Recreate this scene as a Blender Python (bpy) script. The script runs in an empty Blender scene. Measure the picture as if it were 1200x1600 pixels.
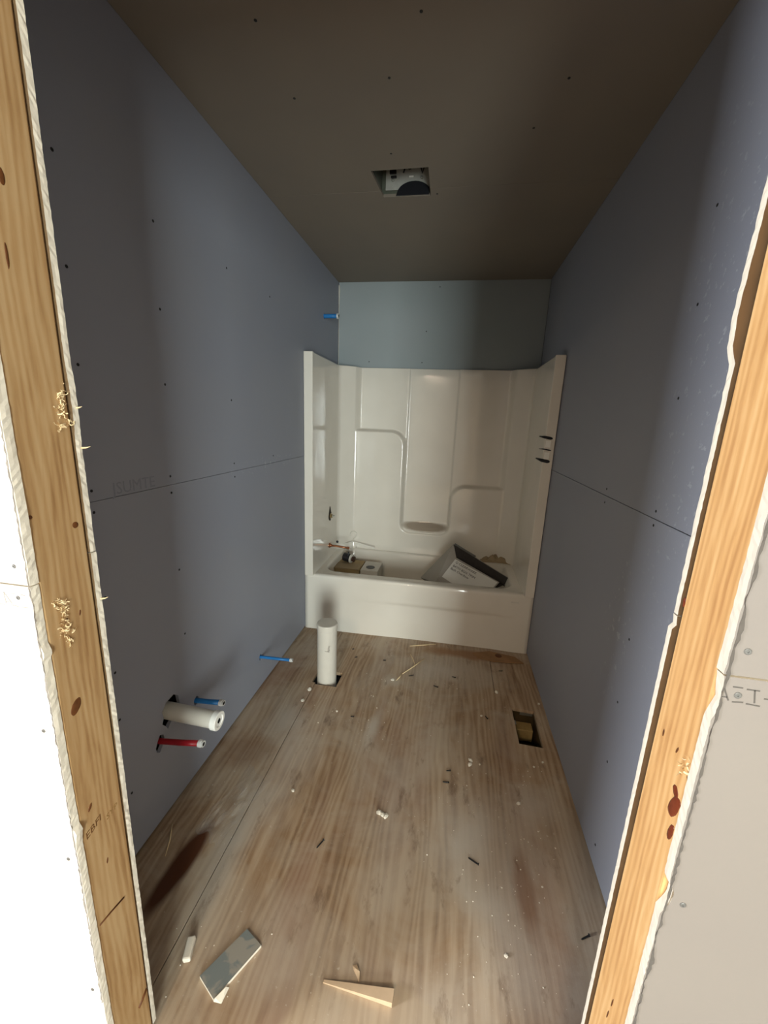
import bpy, bmesh, math, random
from mathutils import Vector, Matrix, noise

S = bpy.context.scene
COL = S.collection
PI = math.pi
rnd = random.Random(7)

# ------------------------------------------------------------------ camera
cam_d = bpy.data.cameras.new('camera')
cam = bpy.data.objects.new('camera', cam_d)
COL.objects.link(cam)
cam_d.sensor_width = 36.0
cam_d.lens = 13.876
cam_d.clip_start = 0.02
_r = Vector((0.984242, 0.172353, 0.039535))
_u = Vector((-0.076965, 0.216260, 0.973298))
_f = Vector((-0.159201, 0.961003, -0.226117))
cam.matrix_world = Matrix(((_r.x, _u.x, -_f.x, 0.9408), (_r.y, _u.y, -_f.y, -2.4612), (_r.z, _u.z, -_f.z, 1.4625), (0, 0, 0, 1)))
S.camera = cam

# ------------------------------------------------------------------ world, exposure
S.view_settings.view_transform = 'Standard'
S.view_settings.look = 'None'
S.view_settings.gamma = 1.0
S.view_settings.use_curve_mapping = False
S.view_settings.exposure = 0.0
W = bpy.data.worlds.new('world')
S.world = W
W.use_nodes = True
W.node_tree.nodes['Background'].inputs[0].default_value = (0.62, 0.74, 0.9, 1)
W.node_tree.nodes['Background'].inputs[1].default_value = 0.6


def area(name, loc, target, sx, sy, power, color):
    d = bpy.data.lights.new(name, 'AREA')
    d.shape = 'RECTANGLE'
    d.size = sx
    d.size_y = sy
    d.energy = power
    d.color = color
    o = bpy.data.objects.new(name, d)
    COL.objects.link(o)
    o.location = loc
    o.rotation_euler = (Vector(target) - Vector(loc)).to_track_quat('-Z', 'Z').to_euler()
    return o


# daylight entering the unfinished hall through its two windows, plus an added warm fill below its ceiling
area('daylight_hall_left', (-2.19, -3.47, 1.10), (0, -3.47, 1.10), 0.74, 1.95, 440, (0.90, 0.95, 1.0))
area('daylight_hall_rear', (1.95, -5.59, 1.05), (1.95, 0, 1.05), 0.85, 1.95, 210, (0.90, 0.99, 0.96))
area('hall_warm_fill', (0.45, -4.30, 2.40), (0.45, -4.30, 0), 0.35, 0.35, 50, (1.0, 0.80, 0.58))


# ------------------------------------------------------------------ material helpers
class NT:
    def __init__(self, name, rough=0.6, spec=0.3):
        self.m = bpy.data.materials.new(name)
        self.m.use_nodes = True
        self.t = self.m.node_tree
        self.b = self.t.nodes['Principled BSDF']
        self.b.inputs['Roughness'].default_value = rough
        self.b.inputs['Specular IOR Level'].default_value = spec
        self.co = self.t.nodes.new('ShaderNodeTexCoord').outputs['Object']

    def n(self, kind, **kw):
        o = self.t.nodes.new(kind)
        for k, v in kw.items():
            setattr(o, k, v)
        return o

    def link(self, a, b):
        self.t.links.new(a, b)

    def mapping(self, scale=(1, 1, 1), loc=(0, 0, 0), rot=(0, 0, 0)):
        m = self.n('ShaderNodeMapping')
        m.inputs['Scale'].default_value = scale
        m.inputs['Location'].default_value = loc
        m.inputs['Rotation'].default_value = rot
        self.link(self.co, m.inputs[0])
        return m.outputs[0]

    def noise(self, scale, vec=None, detail=4, rough=0.5, dist=0.0):
        o = self.n('ShaderNodeTexNoise')
        o.inputs['Scale'].default_value = scale
        o.inputs['Detail'].default_value = detail
        o.inputs['Roughness'].default_value = rough
        o.inputs['Distortion'].default_value = dist
        self.link(vec if vec is not None else self.co, o.inputs['Vector'])
        return o.outputs['Fac']

    def ramp(self, fac, stops):
        o = self.n('ShaderNodeValToRGB')
        e = o.color_ramp.elements
        while len(e) < len(stops):
            e.new(0.5)
        for i, (p, c) in enumerate(stops):
            e[i].position = p
            e[i].color = (c, c, c, 1) if isinstance(c, (int, float)) else (*c, 1)
        self.link(fac, o.inputs[0])
        return o.outputs[0]

    def mix(self, fac, a, b, mode='MIX'):
        o = self.n('ShaderNodeMix', data_type='RGBA', blend_type=mode)
        for s, v in ((0, fac), (6, a), (7, b)):
            if isinstance(v, (int, float)):
                o.inputs[s].default_value = v
            elif isinstance(v, tuple):
                o.inputs[s].default_value = (*v, 1)
            else:
                self.link(v, o.inputs[s])
        return o.outputs[2]

    def math(self, op, a, b=0.0, clamp=False):
        o = self.n('ShaderNodeMath', operation=op, use_clamp=clamp)
        for s, v in ((0, a), (1, b)):
            if isinstance(v, (int, float)):
                o.inputs[s].default_value = v
            else:
                self.link(v, o.inputs[s])
        return o.outputs[0]

    def blob(self, c, r, wob=0.35, rot=0.0, soft=0.5, ns=9.0):
        """1 inside an irregular ellipse of the surface, fading to 0 at its rim"""
        cx, cy, cz = c
        rx, ry, rz = r
        m = self.n('ShaderNodeMapping')
        m.vector_type = 'TEXTURE'
        m.inputs['Location'].default_value = (cx, cy, cz)
        m.inputs['Rotation'].default_value = (0, 0, rot)
        m.inputs['Scale'].default_value = (rx, ry, rz)
        self.link(self.co, m.inputs[0])
        l = self.n('ShaderNodeVectorMath', operation='LENGTH')
        self.link(m.outputs[0], l.inputs[0])
        d = self.math('ADD', l.outputs['Value'], self.math('MULTIPLY', self.math('SUBTRACT', self.noise(ns, detail=6), 0.5), wob * 4))
        mr = self.n('ShaderNodeMapRange')
        mr.inputs[1].default_value = 1.0 - soft
        mr.inputs[2].default_value = 1.0 + soft * 0.3
        mr.inputs[3].default_value = 1
        mr.inputs[4].default_value = 0
        self.link(d, mr.inputs[0])
        return mr.outputs[0]

    def color(self, c):
        if isinstance(c, tuple):
            self.b.inputs['Base Color'].default_value = (*c, 1)
        else:
            self.link(c, self.b.inputs['Base Color'])

    def bump(self, h, strength=0.3, dist=0.002):
        o = self.n('ShaderNodeBump')
        o.inputs['Strength'].default_value = strength
        o.inputs['Distance'].default_value = dist
        self.link(h, o.inputs['Height'])
        self.link(o.outputs[0], self.b.inputs['Normal'])

    def rough(self, v):
        self.link(v, self.b.inputs['Roughness'])


def simple(name, col, rough=0.6, var=0.12, scale=30, spec=0.3, metal=0.0, bump=0.0):
    k = NT(name, rough, spec)
    n = k.noise(scale)
    k.color(k.mix(n, tuple(c * (1 - var) for c in col), tuple(min(1, c * (1 + var)) for c in col)))
    k.b.inputs['Metallic'].default_value = metal
    if bump:
        k.bump(n, bump)
    return k.m


def paper(name, col, warm, flecks=(), rough=0.55):
    k = NT(name, rough, 0.35)
    n = k.noise(2.2, detail=5)
    c = k.mix(k.ramp(n, [(0.3, 0.0), (0.7, 1.0)]), col, warm)
    fine = k.noise(260, detail=2)
    c = k.mix(k.math('MULTIPLY', fine, 0.10), c, tuple(min(1, v * 1.3) for v in col))
    for (cen, rad) in flecks:
        reg = k.blob(cen, rad, 0.25, soft=0.9, ns=5)
        sp = k.ramp(k.noise(38, detail=3, rough=0.65), [(0.60, 0.0), (0.68, 1.0)])
        c = k.mix(k.math('MULTIPLY', k.math('MULTIPLY', reg, sp), 0.35), c, (0.72, 0.74, 0.76))
    k.color(c)
    k.bump(fine, 0.04, 0.001)
    return k.m


M = {}
M['blue'] = paper('blue_drywall_paper', (0.272, 0.288, 0.345), (0.285, 0.297, 0.34),
                  flecks=(((1.524, -1.42, 1.65), (0.3, 0.22, 0.7)), ((1.524, -1.15, 0.85), (0.3, 0.1, 0.25)), ((0.0, -0.5, 1.22), (0.2, 0.35, 0.04)), ((0.0, 0.7, 2.4), (0.05, 0.08, 0.12))))
M['green'] = paper('grey_blue_back_paper', (0.27, 0.31, 0.315), (0.29, 0.32, 0.33))
M['ceil'] = paper('grey_ceiling_paper', (0.20, 0.172, 0.142), (0.225, 0.19, 0.15), rough=0.7)
M['ivory'] = paper('ivory_drywall_paper', (0.56, 0.525, 0.49), (0.60, 0.555, 0.50))
M['beige_shaded'] = paper('shaded_beige_paper', (0.205, 0.180, 0.163), (0.22, 0.193, 0.17))  # right board: shade painted in, darker than its own beige paper
M['hall'] = simple('hall_wall_paper', (0.40, 0.36, 0.31), 0.8, 0.05, 3)
M['hallfloor'] = simple('hall_subfloor', (0.27, 0.20, 0.135), 0.7, 0.2, 6)
M['gyp'] = simple('broken_gypsum', (0.74, 0.685, 0.58), 0.9, 0.05, 160, bump=0.2)
M['torn'] = simple('torn_grey_paper', (0.10, 0.088, 0.076), 0.95, 0.25, 90)
M['black'] = simple('black_screw_phosphate', (0.012, 0.012, 0.013), 0.45, 0.3, 80)
M['dimple'] = simple('grey_screw_head', (0.16, 0.155, 0.145), 0.5, 0.3, 200, metal=0.4)
M['cavity'] = simple('dark_stud_bay', (0.035, 0.026, 0.018), 0.9, 0.3, 8)
M['gel'] = None
k = NT('gelcoat', 0.12, 0.75)
n = k.noise(3.0, detail=3)
c = k.mix(k.ramp(n, [(0.35, 0.0), (0.7, 1.0)]), (0.70, 0.655, 0.575), (0.745, 0.70, 0.62))
c = k.mix(k.math('MULTIPLY', k.blob((0.762, 0.68, 0.628), (0.20, 0.10, 0.042), 0.06, 0, 0.25, 14), 0.75), c, (0.27, 0.20, 0.135))
k.color(c)
k.rough(k.ramp(k.noise(2.5, detail=5), [(0.35, 0.06), (0.7, 0.15)]))
k.bump(k.noise(4.5, detail=2), 0.25, 0.006)
M['gel'] = k.m
M['pvc'] = simple('white_pvc', (0.64, 0.61, 0.54), 0.3, 0.05, 25)
M['pvc_cap'] = simple('bright_pvc_cap', (0.86, 0.85, 0.80), 0.35, 0.03, 25)
M['blue_pex'] = simple('blue_pipe', (0.02, 0.16, 0.42), 0.35, 0.15, 30)
M['red_pex'] = simple('red_pipe', (0.33, 0.012, 0.02), 0.35, 0.15, 30)
M['crimp'] = simple('plugged_pipe_end', (0.62, 0.62, 0.60), 0.35, 0.1, 60)
M['copper'] = simple('tarnished_copper', (0.36, 0.15, 0.075), 0.35, 0.3, 60, metal=0.85)
M['brass'] = simple('rough_brass', (0.45, 0.34, 0.18), 0.25, 0.3, 60, metal=0.9)
M['steel'] = simple('galvanised_steel', (0.42, 0.43, 0.40), 0.35, 0.25, 25, metal=0.8)
M['duct'] = simple('shaded_duct_metal', (0.10, 0.07, 0.035), 0.45, 0.5, 14, metal=0.5)  # dark tone paints the shade of the hole into the metal
M['label'] = simple('white_label', (0.68, 0.67, 0.63), 0.5, 0.04, 30)
M['ink'] = simple('black_ink', (0.012, 0.010, 0.010), 0.6, 0.2, 30)
M['brownink'] = simple('brown_ink', (0.13, 0.055, 0.015), 0.8, 0.3, 200)
M['greyink'] = simple('grey_ink', (0.33, 0.30, 0.27), 0.8, 0.2, 150)
M['darkink'] = simple('grey_print_ink', (0.095, 0.085, 0.075), 0.8, 0.2, 150)
M['fadedink'] = simple('faded_ink', (0.235, 0.25, 0.295), 0.8, 0.15, 150)
M['plast_black'] = simple('black_plastic', (0.014, 0.014, 0.017), 0.35, 0.2, 40)
M['card'] = simple('brown_cardboard', (0.36, 0.26, 0.13), 0.85, 0.12, 20)
M['wcard'] = simple('white_cardboard', (0.60, 0.57, 0.51), 0.75, 0.06, 20)
M['gcard'] = simple('grey_white_cardboard', (0.33, 0.305, 0.27), 0.8, 0.06, 20)
M['foam'] = simple('dark_foam', (0.035, 0.03, 0.027), 0.8, 0.3, 40)
M['kraft'] = simple('kraft_paper', (0.33, 0.25, 0.15), 0.85, 0.12, 15)
M['shaving'] = simple('fresh_wood_fibre', (0.82, 0.66, 0.40), 0.8, 0.1, 80)
M['chip'] = simple('pale_wood_chip', (0.55, 0.40, 0.26), 0.75, 0.14, 40)
M['scrap_top'] = simple('scuffed_blue_paper', (0.30, 0.32, 0.32), 0.6, 0.35, 28)
M['whitewire'] = simple('white_coated_wire', (0.78, 0.75, 0.68), 0.35, 0.04, 30)


def wood(name, dark, midc, light, seed):
    k = NT(name, 0.55, 0.25)
    v = k.mapping((13, 13, 1.9), (seed, seed * 2, seed))
    big = k.noise(1.5, v, detail=6, rough=0.62, dist=1.4)
    w = k.n('ShaderNodeTexWave', wave_type='BANDS', bands_direction='Y')
    w.inputs['Scale'].default_value = 1.6
    w.inputs['Distortion'].default_value = 11.0
    w.inputs['Detail'].default_value = 4
    w.inputs['Detail Scale'].default_value = 0.8
    k.link(k.mapping((16, 16, 2.0), (seed, seed, 0)), w.inputs['Vector'])
    fine = k.noise(1.0, k.mapping((190, 190, 9), (seed, 0, 0)), detail=4)
    mid = k.noise(1.0, k.mapping((45, 45, 3.5), (0, seed, 0)), detail=4, rough=0.6)
    f = k.math('ADD', k.math('MULTIPLY', big, 0.50), k.math('MULTIPLY', w.outputs['Fac'], 0.12))
    f = k.math('ADD', f, k.math('MULTIPLY', mid, 0.26))
    f = k.math('ADD', f, k.math('MULTIPLY', fine, 0.12))
    c = k.ramp(f, [(0.34, dark), (0.48, midc), (0.62, light)])
    k.color(c)
    k.bump(fine, 0.12, 0.001)
    return k.m


M['pineL'] = wood('pine_stud_left', (0.28, 0.15, 0.06), (0.40, 0.245, 0.11), (0.47, 0.315, 0.16), 3.1)  # same lumber as the right stud, its dimmer light painted in as darker tone
M['pineR'] = wood('pine_stud_right', (0.50, 0.26, 0.10), (0.66, 0.38, 0.155), (0.76, 0.49, 0.23), 8.3)  # lit copy of the lumber, strong light painted in as brighter orange
M['knot'] = simple('pine_knot', (0.12, 0.042, 0.012), 0.5, 0.5, 110)
M['knotred'] = simple('resinous_knot', (0.17, 0.035, 0.014), 0.22, 0.4, 90, spec=0.6)
M['gap_shade'] = simple('painted_gap_shade', (0.16, 0.10, 0.05), 0.8, 0.3, 20)  # on the board backs, paints in the dark of the gap beside the studs

# plywood subfloor: long grain along the room, plaster dust, one dark stain
k = NT('plywood_subfloor', 0.55, 0.35)
g1 = k.noise(1.0, k.mapping((9.0, 1.1, 1)), detail=6, rough=0.6, dist=1.2)
g2 = k.noise(1.0, k.mapping((55, 2.2, 1)), detail=4, rough=0.6)
wv = k.n('ShaderNodeTexWave', wave_type='BANDS', bands_direction='X')
wv.inputs['Scale'].default_value = 11
wv.inputs['Distortion'].default_value = 26
wv.inputs['Detail'].default_value = 4
wv.inputs['Detail Scale'].default_value = 0.6
k.link(k.mapping((1, 0.13, 1)), wv.inputs['Vector'])
f = k.math('ADD', k.math('MULTIPLY', g1, 0.60), k.math('MULTIPLY', g2, 0.30))
f = k.math('ADD', f, k.math('MULTIPLY', wv.outputs['Fac'], 0.13))
c = k.ramp(f, [(0.32, (0.17, 0.095, 0.048)), (0.45, (0.315, 0.205, 0.12)), (0.56, (0.41, 0.29, 0.185)), (0.70, (0.49, 0.375, 0.26))])
# reddish veneer bands
red = k.ramp(k.noise(1.0, k.mapping((4.2, 0.7, 1), (3, 0, 0)), detail=3), [(0.52, 0.0), (0.66, 0.55)])
c = k.mix(red, c, (0.29, 0.175, 0.125))
# plaster dust everywhere, thicker in swept patches
dust = k.ramp(k.noise(2.6, detail=9, rough=0.62, dist=0.8), [(0.44, 0.0), (0.62, 0.9)])
c = k.mix(k.math('MULTIPLY', dust, 0.62), c, (0.48, 0.405, 0.315))
for cen, rad, amt, rot in (((0.66, -0.84, 0), (0.030, 0.13, 1), 0.8, -0.1), ((0.70, -0.47, 0), (0.06, 0.05, 1), 0.7, 0), ((0.24, -0.88, 0), (0.10, 0.18, 1), 0.6, 0.2), ((1.36, -1.10, 0), (0.12, 0.08, 1), 0.5, 0.2), ((0.82, -1.28, 0), (0.09, 0.3, 1), 0.35, 0), ((1.13, -1.28, 0), (0.20, 0.20, 1), 0.75, 0.3), ((1.22, -1.55, 0), (0.13, 0.30, 1), 0.6, 0.2), ((0.36, -1.10, 0), (0.11, 0.42, 1), 0.55, -0.1),
                           ((0.95, -0.30, 0), (0.30, 0.13, 1), 0.6, 0), ((0.30, -1.45, 0), (0.06, 0.22, 1), 0.7, 0), ((1.0, -1.78, 0), (0.25, 0.12, 1), 0.5, 0), ((0.55, -1.72, 0), (0.30, 0.14, 1), 0.35, 0)):
    c = k.mix(k.math('MULTIPLY', k.blob(cen, rad, 0.32, rot, 0.9, 7), amt), c, (0.53, 0.475, 0.405))
speck = k.ramp(k.noise(75, detail=3, rough=0.6), [(0.66, 0.0), (0.71, 1.0)])
c = k.mix(k.math('MULTIPLY', k.math('MULTIPLY', speck, 0.7), k.ramp(k.noise(3.0, detail=2), [(0.45, 0.05), (0.65, 0.9)])), c, (0.66, 0.60, 0.51))
scuff = k.ramp(k.noise(1.0, k.mapping((14, 5, 1), (1, 4, 0), (0, 0, 0.5)), detail=7, rough=0.7), [(0.58, 0.0), (0.70, 0.75)])
c = k.mix(scuff, c, (0.17, 0.11, 0.07))
c = k.mix(k.math('MULTIPLY', k.blob((1.28, -1.42, 0), (0.035, 0.14, 1), 0.2, 0.05, 0.6, 9), 0.6), c, (0.20, 0.085, 0.035))
c = k.mix(k.blob((0.158, -1.575, 0), (0.040, 0.175, 1), 0.10, -0.10, 0.35, 7), c, (0.085, 0.028, 0.010))
c = k.mix(k.math('MULTIPLY', k.blob((0.87, -2.01, 0), (0.30, 0.30, 1), 0.035, 0, 0.04, 3), 0.40), c, (0.50, 0.39, 0.27))
c = k.mix(k.math('MULTIPLY', k.blob((0.13, -1.10, 0), (0.12, 0.10, 1), 0.2, 0.2, 0.5, 6), 0.45), c, (0.20, 0.10, 0.05))
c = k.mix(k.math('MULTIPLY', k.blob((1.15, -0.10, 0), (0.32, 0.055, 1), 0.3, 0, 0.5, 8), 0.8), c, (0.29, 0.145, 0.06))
k.color(c)
k.rough(k.ramp(k.noise(3.4, detail=5), [(0.35, 0.30), (0.62, 0.62)]))
k.bump(k.math('ADD', g2, k.math('MULTIPLY', k.noise(14, detail=6), 0.8)), 0.35, 0.003)
M['ply'] = k.m
M['plycut'] = simple('plywood_edge', (0.13, 0.075, 0.03), 0.8, 0.4, 60)

kf = NT('clear_film', 0.12, 0.7)
kf.color((0.75, 0.73, 0.68))
kf.b.inputs['Alpha'].default_value = 0.10
kf.bump(kf.noise(40, detail=4), 0.5, 0.003)
M['film'] = kf.m


# ------------------------------------------------------------------ object helpers
def link(name, me, mats, parent=None, smooth=False):
    for m in (mats if isinstance(mats, (list, tuple)) else [mats]):
        me.materials.append(m)
    if smooth:
        for p in me.polygons:
            p.use_smooth = True
    o = bpy.data.objects.new(name, me)
    COL.objects.link(o)
    o.parent = parent
    return o


def tag(o, label, cat, group=None, kind=None):
    o['label'] = label
    o['category'] = cat
    if group:
        o['group'] = group
    if kind:
        o['kind'] = kind
    return o


def empty(name, loc=(0, 0, 0), rz=0.0):
    o = bpy.data.objects.new(name, None)
    COL.objects.link(o)
    o.location = loc
    o.rotation_euler = (0, 0, rz)
    o.empty_display_size = 0.05
    return o


def pydata(name, vs, fs, mats, parent=None, smooth=False, mi=None):
    me = bpy.data.meshes.new(name)
    me.from_pydata([tuple(v) for v in vs], [], fs)
    me.update()
    o = link(name, me, mats, parent, smooth)
    if mi:
        for p, i in zip(me.polygons, mi):
            p.material_index = i
    return o


def add_box(bm, lo, hi, bev=0.0, mat=0):
    r = bmesh.ops.create_cube(bm, size=1)
    vs = r['verts']
    c = [(a + b) / 2 for a, b in zip(lo, hi)]
    s = [abs(b - a) for a, b in zip(lo, hi)]
    for v in vs:
        v.co = Vector((c[0] + v.co.x * s[0], c[1] + v.co.y * s[1], c[2] + v.co.z * s[2]))
    es = list({e for v in vs for e in v.link_edges})
    for fc in {f for v in vs for f in v.link_faces}:
        fc.material_index = mat
    if bev > 0:
        bmesh.ops.bevel(bm, geom=es, offset=bev, segments=2, affect='EDGES', profile=0.5)


def bm_obj(name, bm, mats, parent=None, smooth=False):
    me = bpy.data.meshes.new(name)
    bm.to_mesh(me)
    bm.free()
    return link(name, me, mats, parent, smooth)


def box(name, lo, hi, mats, parent=None, bev=0.0):
    bm = bmesh.new()
    add_box(bm, lo, hi, bev)
    return bm_obj(name, bm, mats, parent)


def frame_from(d):
    d = Vector(d).normalized()
    a = Vector((0, 0, 1)) if abs(d.z) < 0.9 else Vector((1, 0, 0))
    x = d.cross(a).normalized()
    return x, d.cross(x).normalized(), d


def lathe(name, origin, axis, prof, mats, parent=None, seg=40, smooth=True, mi=None):
    """prof: list of (radius, distance along axis); smooth shading with hard profile corners kept by doubled rings"""
    x, y, d = frame_from(axis)
    o = Vector(origin)
    vs, fs, ids = [], [], []
    k0 = 0
    for j in range(len(prof) - 1):
        for (r, t) in (prof[j], prof[j + 1]):
            for i in range(seg):
                a = 2 * PI * i / seg
                vs.append(o + d * t + (x * math.cos(a) + y * math.sin(a)) * r)
        for i in range(seg):
            i2 = (i + 1) % seg
            fs.append((k0 + i, k0 + i2, k0 + seg + i2, k0 + seg + i))
            ids.append(mi[j] if mi else 0)
        k0 += 2 * seg
    return pydata(name, vs, fs, mats, parent, smooth, ids)


def tube(name, pts, r, mats, parent=None, seg=12, cap=True, taper=None):
    pts = [Vector(p) for p in pts]
    vs, fs = [], []
    px = None
    for i, p in enumerate(pts):
        d = (pts[min(i + 1, len(pts) - 1)] - pts[max(i - 1, 0)]).normalized()
        if px is None:
            x, y, _ = frame_from(d)
        else:
            x = (px - d * px.dot(d)).normalized()
            y = d.cross(x)
        px = x
        rr = r * (taper[i] if taper else 1)
        for j in range(seg):
            a = 2 * PI * j / seg
            vs.append(p + (x * math.cos(a) + y * math.sin(a)) * rr)
    for i in range(len(pts) - 1):
        for j in range(seg):
            j2 = (j + 1) % seg
            fs.append((i * seg + j, i * seg + j2, (i + 1) * seg + j2, (i + 1) * seg + j))
    if cap:
        fs.append(tuple(range(seg))[::-1])
        fs.append(tuple((len(pts) - 1) * seg + j for j in range(seg)))
    o = pydata(name, vs, fs, mats, parent)
    for p in o.data.polygons:
        if len(p.vertices) == 4:
            p.use_smooth = True
    return o


def ellipsoid(name, c, r, mats, parent=None, seg=16, wob=0.0, rot=None):
    bm = bmesh.new()
    bmesh.ops.create_uvsphere(bm, u_segments=seg, v_segments=max(6, seg // 2), radius=1)
    R = Matrix.Rotation(rot[0], 3, rot[1]) if rot else Matrix.Identity(3)
    for v in bm.verts:
        s = 1 + wob * (noise.noise(v.co * 1.7 + Vector(c) * 9) if wob else 0)
        v.co = Vector(c) + R @ Vector((v.co.x * r[0] * s, v.co.y * r[1] * s, v.co.z * r[2] * s))
    return bm_obj(name, bm, mats, parent, True)


def chunk(name, c, r, mats, parent=None, rz=0.0, seed=0):
    """irregular broken crumb resting on z = c.z"""
    bm = bmesh.new()
    bmesh.ops.create_icosphere(bm, subdivisions=1, radius=1)
    q = random.Random(seed)
    R = Matrix.Rotation(rz, 3, 'Z')
    for v in bm.verts:
        s = q.uniform(0.72, 1.15)
        p = R @ Vector((v.co.x * r[0] * s, v.co.y * r[1] * s, 0))
        v.co = Vector((c[0] + p.x, c[1] + p.y, c[2] + (max(-0.7, v.co.z * s) + 0.7) * r[2] * 0.6))
    return bm_obj(name, bm, mats, parent)


def boolean_cut(o, cutters):
    for cu in cutters:
        m = o.modifiers.new('cut', 'BOOLEAN')
        m.object = cu
        m.operation = 'DIFFERENCE'
        m.solver = 'EXACT'
    bpy.context.view_layer.update()
    dg = bpy.context.evaluated_depsgraph_get()
    me = bpy.data.meshes.new_from_object(o.evaluated_get(dg))
    o.modifiers.clear()
    o.data = me
    for cu in cutters:
        bpy.data.objects.remove(cu, do_unlink=True)


def cutter_poly(pts, axis, t0, t1):
    """prism of a closed outline; axis 0/1/2 is the extrusion axis, pts are the two other coordinates in order"""
    vs = []
    for t in (t0, t1):
        for (a, b) in pts:
            v = [a, b]
            v.insert(axis, t)
            vs.append(v)
    n = len(pts)
    fs = [tuple(range(n)), tuple(range(2 * n - 1, n - 1, -1))] + [(i, n + i, n + (i + 1) % n, (i + 1) % n) for i in range(n)]
    me = bpy.data.meshes.new('cutter')
    me.from_pydata(vs, [], fs)
    bm = bmesh.new()
    bm.from_mesh(me)
    bmesh.ops.recalc_face_normals(bm, faces=bm.faces)
    bm.to_mesh(me)
    bm.free()
    o = bpy.data.objects.new('cutter', me)
    COL.objects.link(o)
    return o


def ring_pts(c, rx, ry, n=20, wob=0.0, seed=1):
    q = random.Random(seed)
    return [(c[0] + rx * math.cos(2 * PI * i / n) * (1 + q.uniform(-wob, wob)), c[1] + ry * math.sin(2 * PI * i / n) * (1 + q.uniform(-wob, wob))) for i in range(n)]


def letters(name, s, loc, size, xdir, ydir, mat, parent=None, extrude=0.0003, shear=0.0):
    cu = bpy.data.curves.new(name, 'FONT')
    cu.body = s
    cu.size = size
    cu.extrude = extrude
    cu.resolution_u = 2
    cu.shear = shear
    t = bpy.data.objects.new('lettering_source', cu)
    COL.objects.link(t)
    bpy.context.view_layer.update()
    me = bpy.data.meshes.new_from_object(t.evaluated_get(bpy.context.evaluated_depsgraph_get()))
    bpy.data.objects.remove(t, do_unlink=True)
    x = Vector(xdir).normalized()
    y = Vector(ydir)
    y = (y - x * y.dot(x)).normalized()
    z = x.cross(y)
    me.transform(Matrix(((x.x, y.x, z.x, loc[0]), (x.y, y.y, z.y, loc[1]), (x.z, y.z, z.z, loc[2]), (0, 0, 0, 1))))
    me.materials.clear()
    me.materials.append(mat)
    o = bpy.data.objects.new(name, me)
    COL.objects.link(o)
    o.parent = parent
    return o


# ------------------------------------------------------------------ the room shell
RW, BY, CZ = 1.524, 0.712, 2.4615          # room width, back wall, ceiling height
SEAM = 1.2182
Y1 = -2.0088                                # hall-side face of the front wall
Y2, Y3, Y4 = Y1 + 0.0127, Y1 + 0.1016, Y1 + 0.1143
XL, XR = 0.3347, 1.2607                     # the rough opening
HEAD = 2.12

# --- floor: joist space below, plywood sheets above
floor = box('floor', (-2.2, -5.6, -0.30), (3.4, 0.85, -0.26), M['cavity'])
floor['kind'] = 'structure'


def sheet(name, lo, hi, mat, parent, bev=0.0012):
    return box(name, lo, hi, mat, parent, bev)


ps = sheet('plywood_sheet', (0.277, Y1 - 0.002, -0.019), (1.63, 0.70, 0), M['ply'], floor)
ps_l = sheet('plywood_sheet', (-0.10, Y1 - 0.002, -0.019), (0.2745, 0.70, -0.0008), M['ply'], floor)
ps_b = sheet('plywood_sheet', (1.2772, -0.4582, -0.019), (1.625, 0.695, -0.0015), M['ply'], floor)
sheet('plywood_sheet', (-2.2, -5.6, -0.019), (3.4, Y1 - 0.004, 0), M['hallfloor'], floor)
boolean_cut(ps, [cutter_poly([(1.357, -0.795), (1.466, -0.799), (1.468, -0.553), (1.355, -0.546)], 2, -0.05, 0.05), cutter_poly([(1.275, -0.4600), (1.7, -0.4600), (1.7, 0.8), (1.275, 0.8)], 2, -0.05, 0.05)])
boolean_cut(ps, [cutter_poly([(0.26, -0.60), (0.40, -0.598), (0.405, -0.47), (0.26, -0.468)], 2, -0.05, 0.05)])
boolean_cut(ps_l, [cutter_poly([(0.255, -0.585), (0.30, -0.585), (0.30, -0.48), (0.255, -0.48)], 2, -0.05, 0.05)])

# --- left wall
wall_l = box('wall_left', (-0.115, Y4, -0.02), (-0.10, BY + 0.1, CZ + 0.05), M['cavity'])
wall_l['kind'] = 'structure'
T = 0.0127
wl_up = sheet('drywall_panel', (-T, Y4 - 0.0, SEAM + 0.0006), (0, BY - 0.001, CZ - 0.001), M['blue'], wall_l, 0.0012)
wl_lo = sheet('drywall_panel', (-T, Y4 - 0.0, 0.011), (0, BY - 0.001, SEAM - 0.0004), M['blue'], wall_l, 0.0012)
boolean_cut(wl_lo, [
    cutter_poly([(-1.398, 0.360), (-1.412, 0.378), (-1.402, 0.398), (-1.408, 0.425), (-1.385, 0.447), (-1.345, 0.452), (-1.322, 0.430), (-1.318, 0.395), (-1.330, 0.368), (-1.352, 0.362), (-1.375, 0.352), (-1.388, 0.340)], 0, -0.03, 0.02),
    cutter_poly([(-1.447, 0.292), (-1.452, 0.312), (-1.440, 0.333), (-1.428, 0.348), (-1.412, 0.338), (-1.409, 0.318), (-1.420, 0.298), (-1.436, 0.282)], 0, -0.03, 0.02),
    cutter_poly(ring_pts((-1.224, 0.331), 0.016, 0.018, 14, 0.15, 3), 0, -0.03, 0.02),
    cutter_poly(ring_pts((-0.684, 0.184), 0.016, 0.020, 14, 0.15, 4), 0, -0.03, 0.02)])
boolean_cut(wl_up, [cutter_poly(ring_pts((0.375, 2.145), 0.022, 0.022, 14, 0.1, 5), 0, -0.03, 0.02)])

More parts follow.
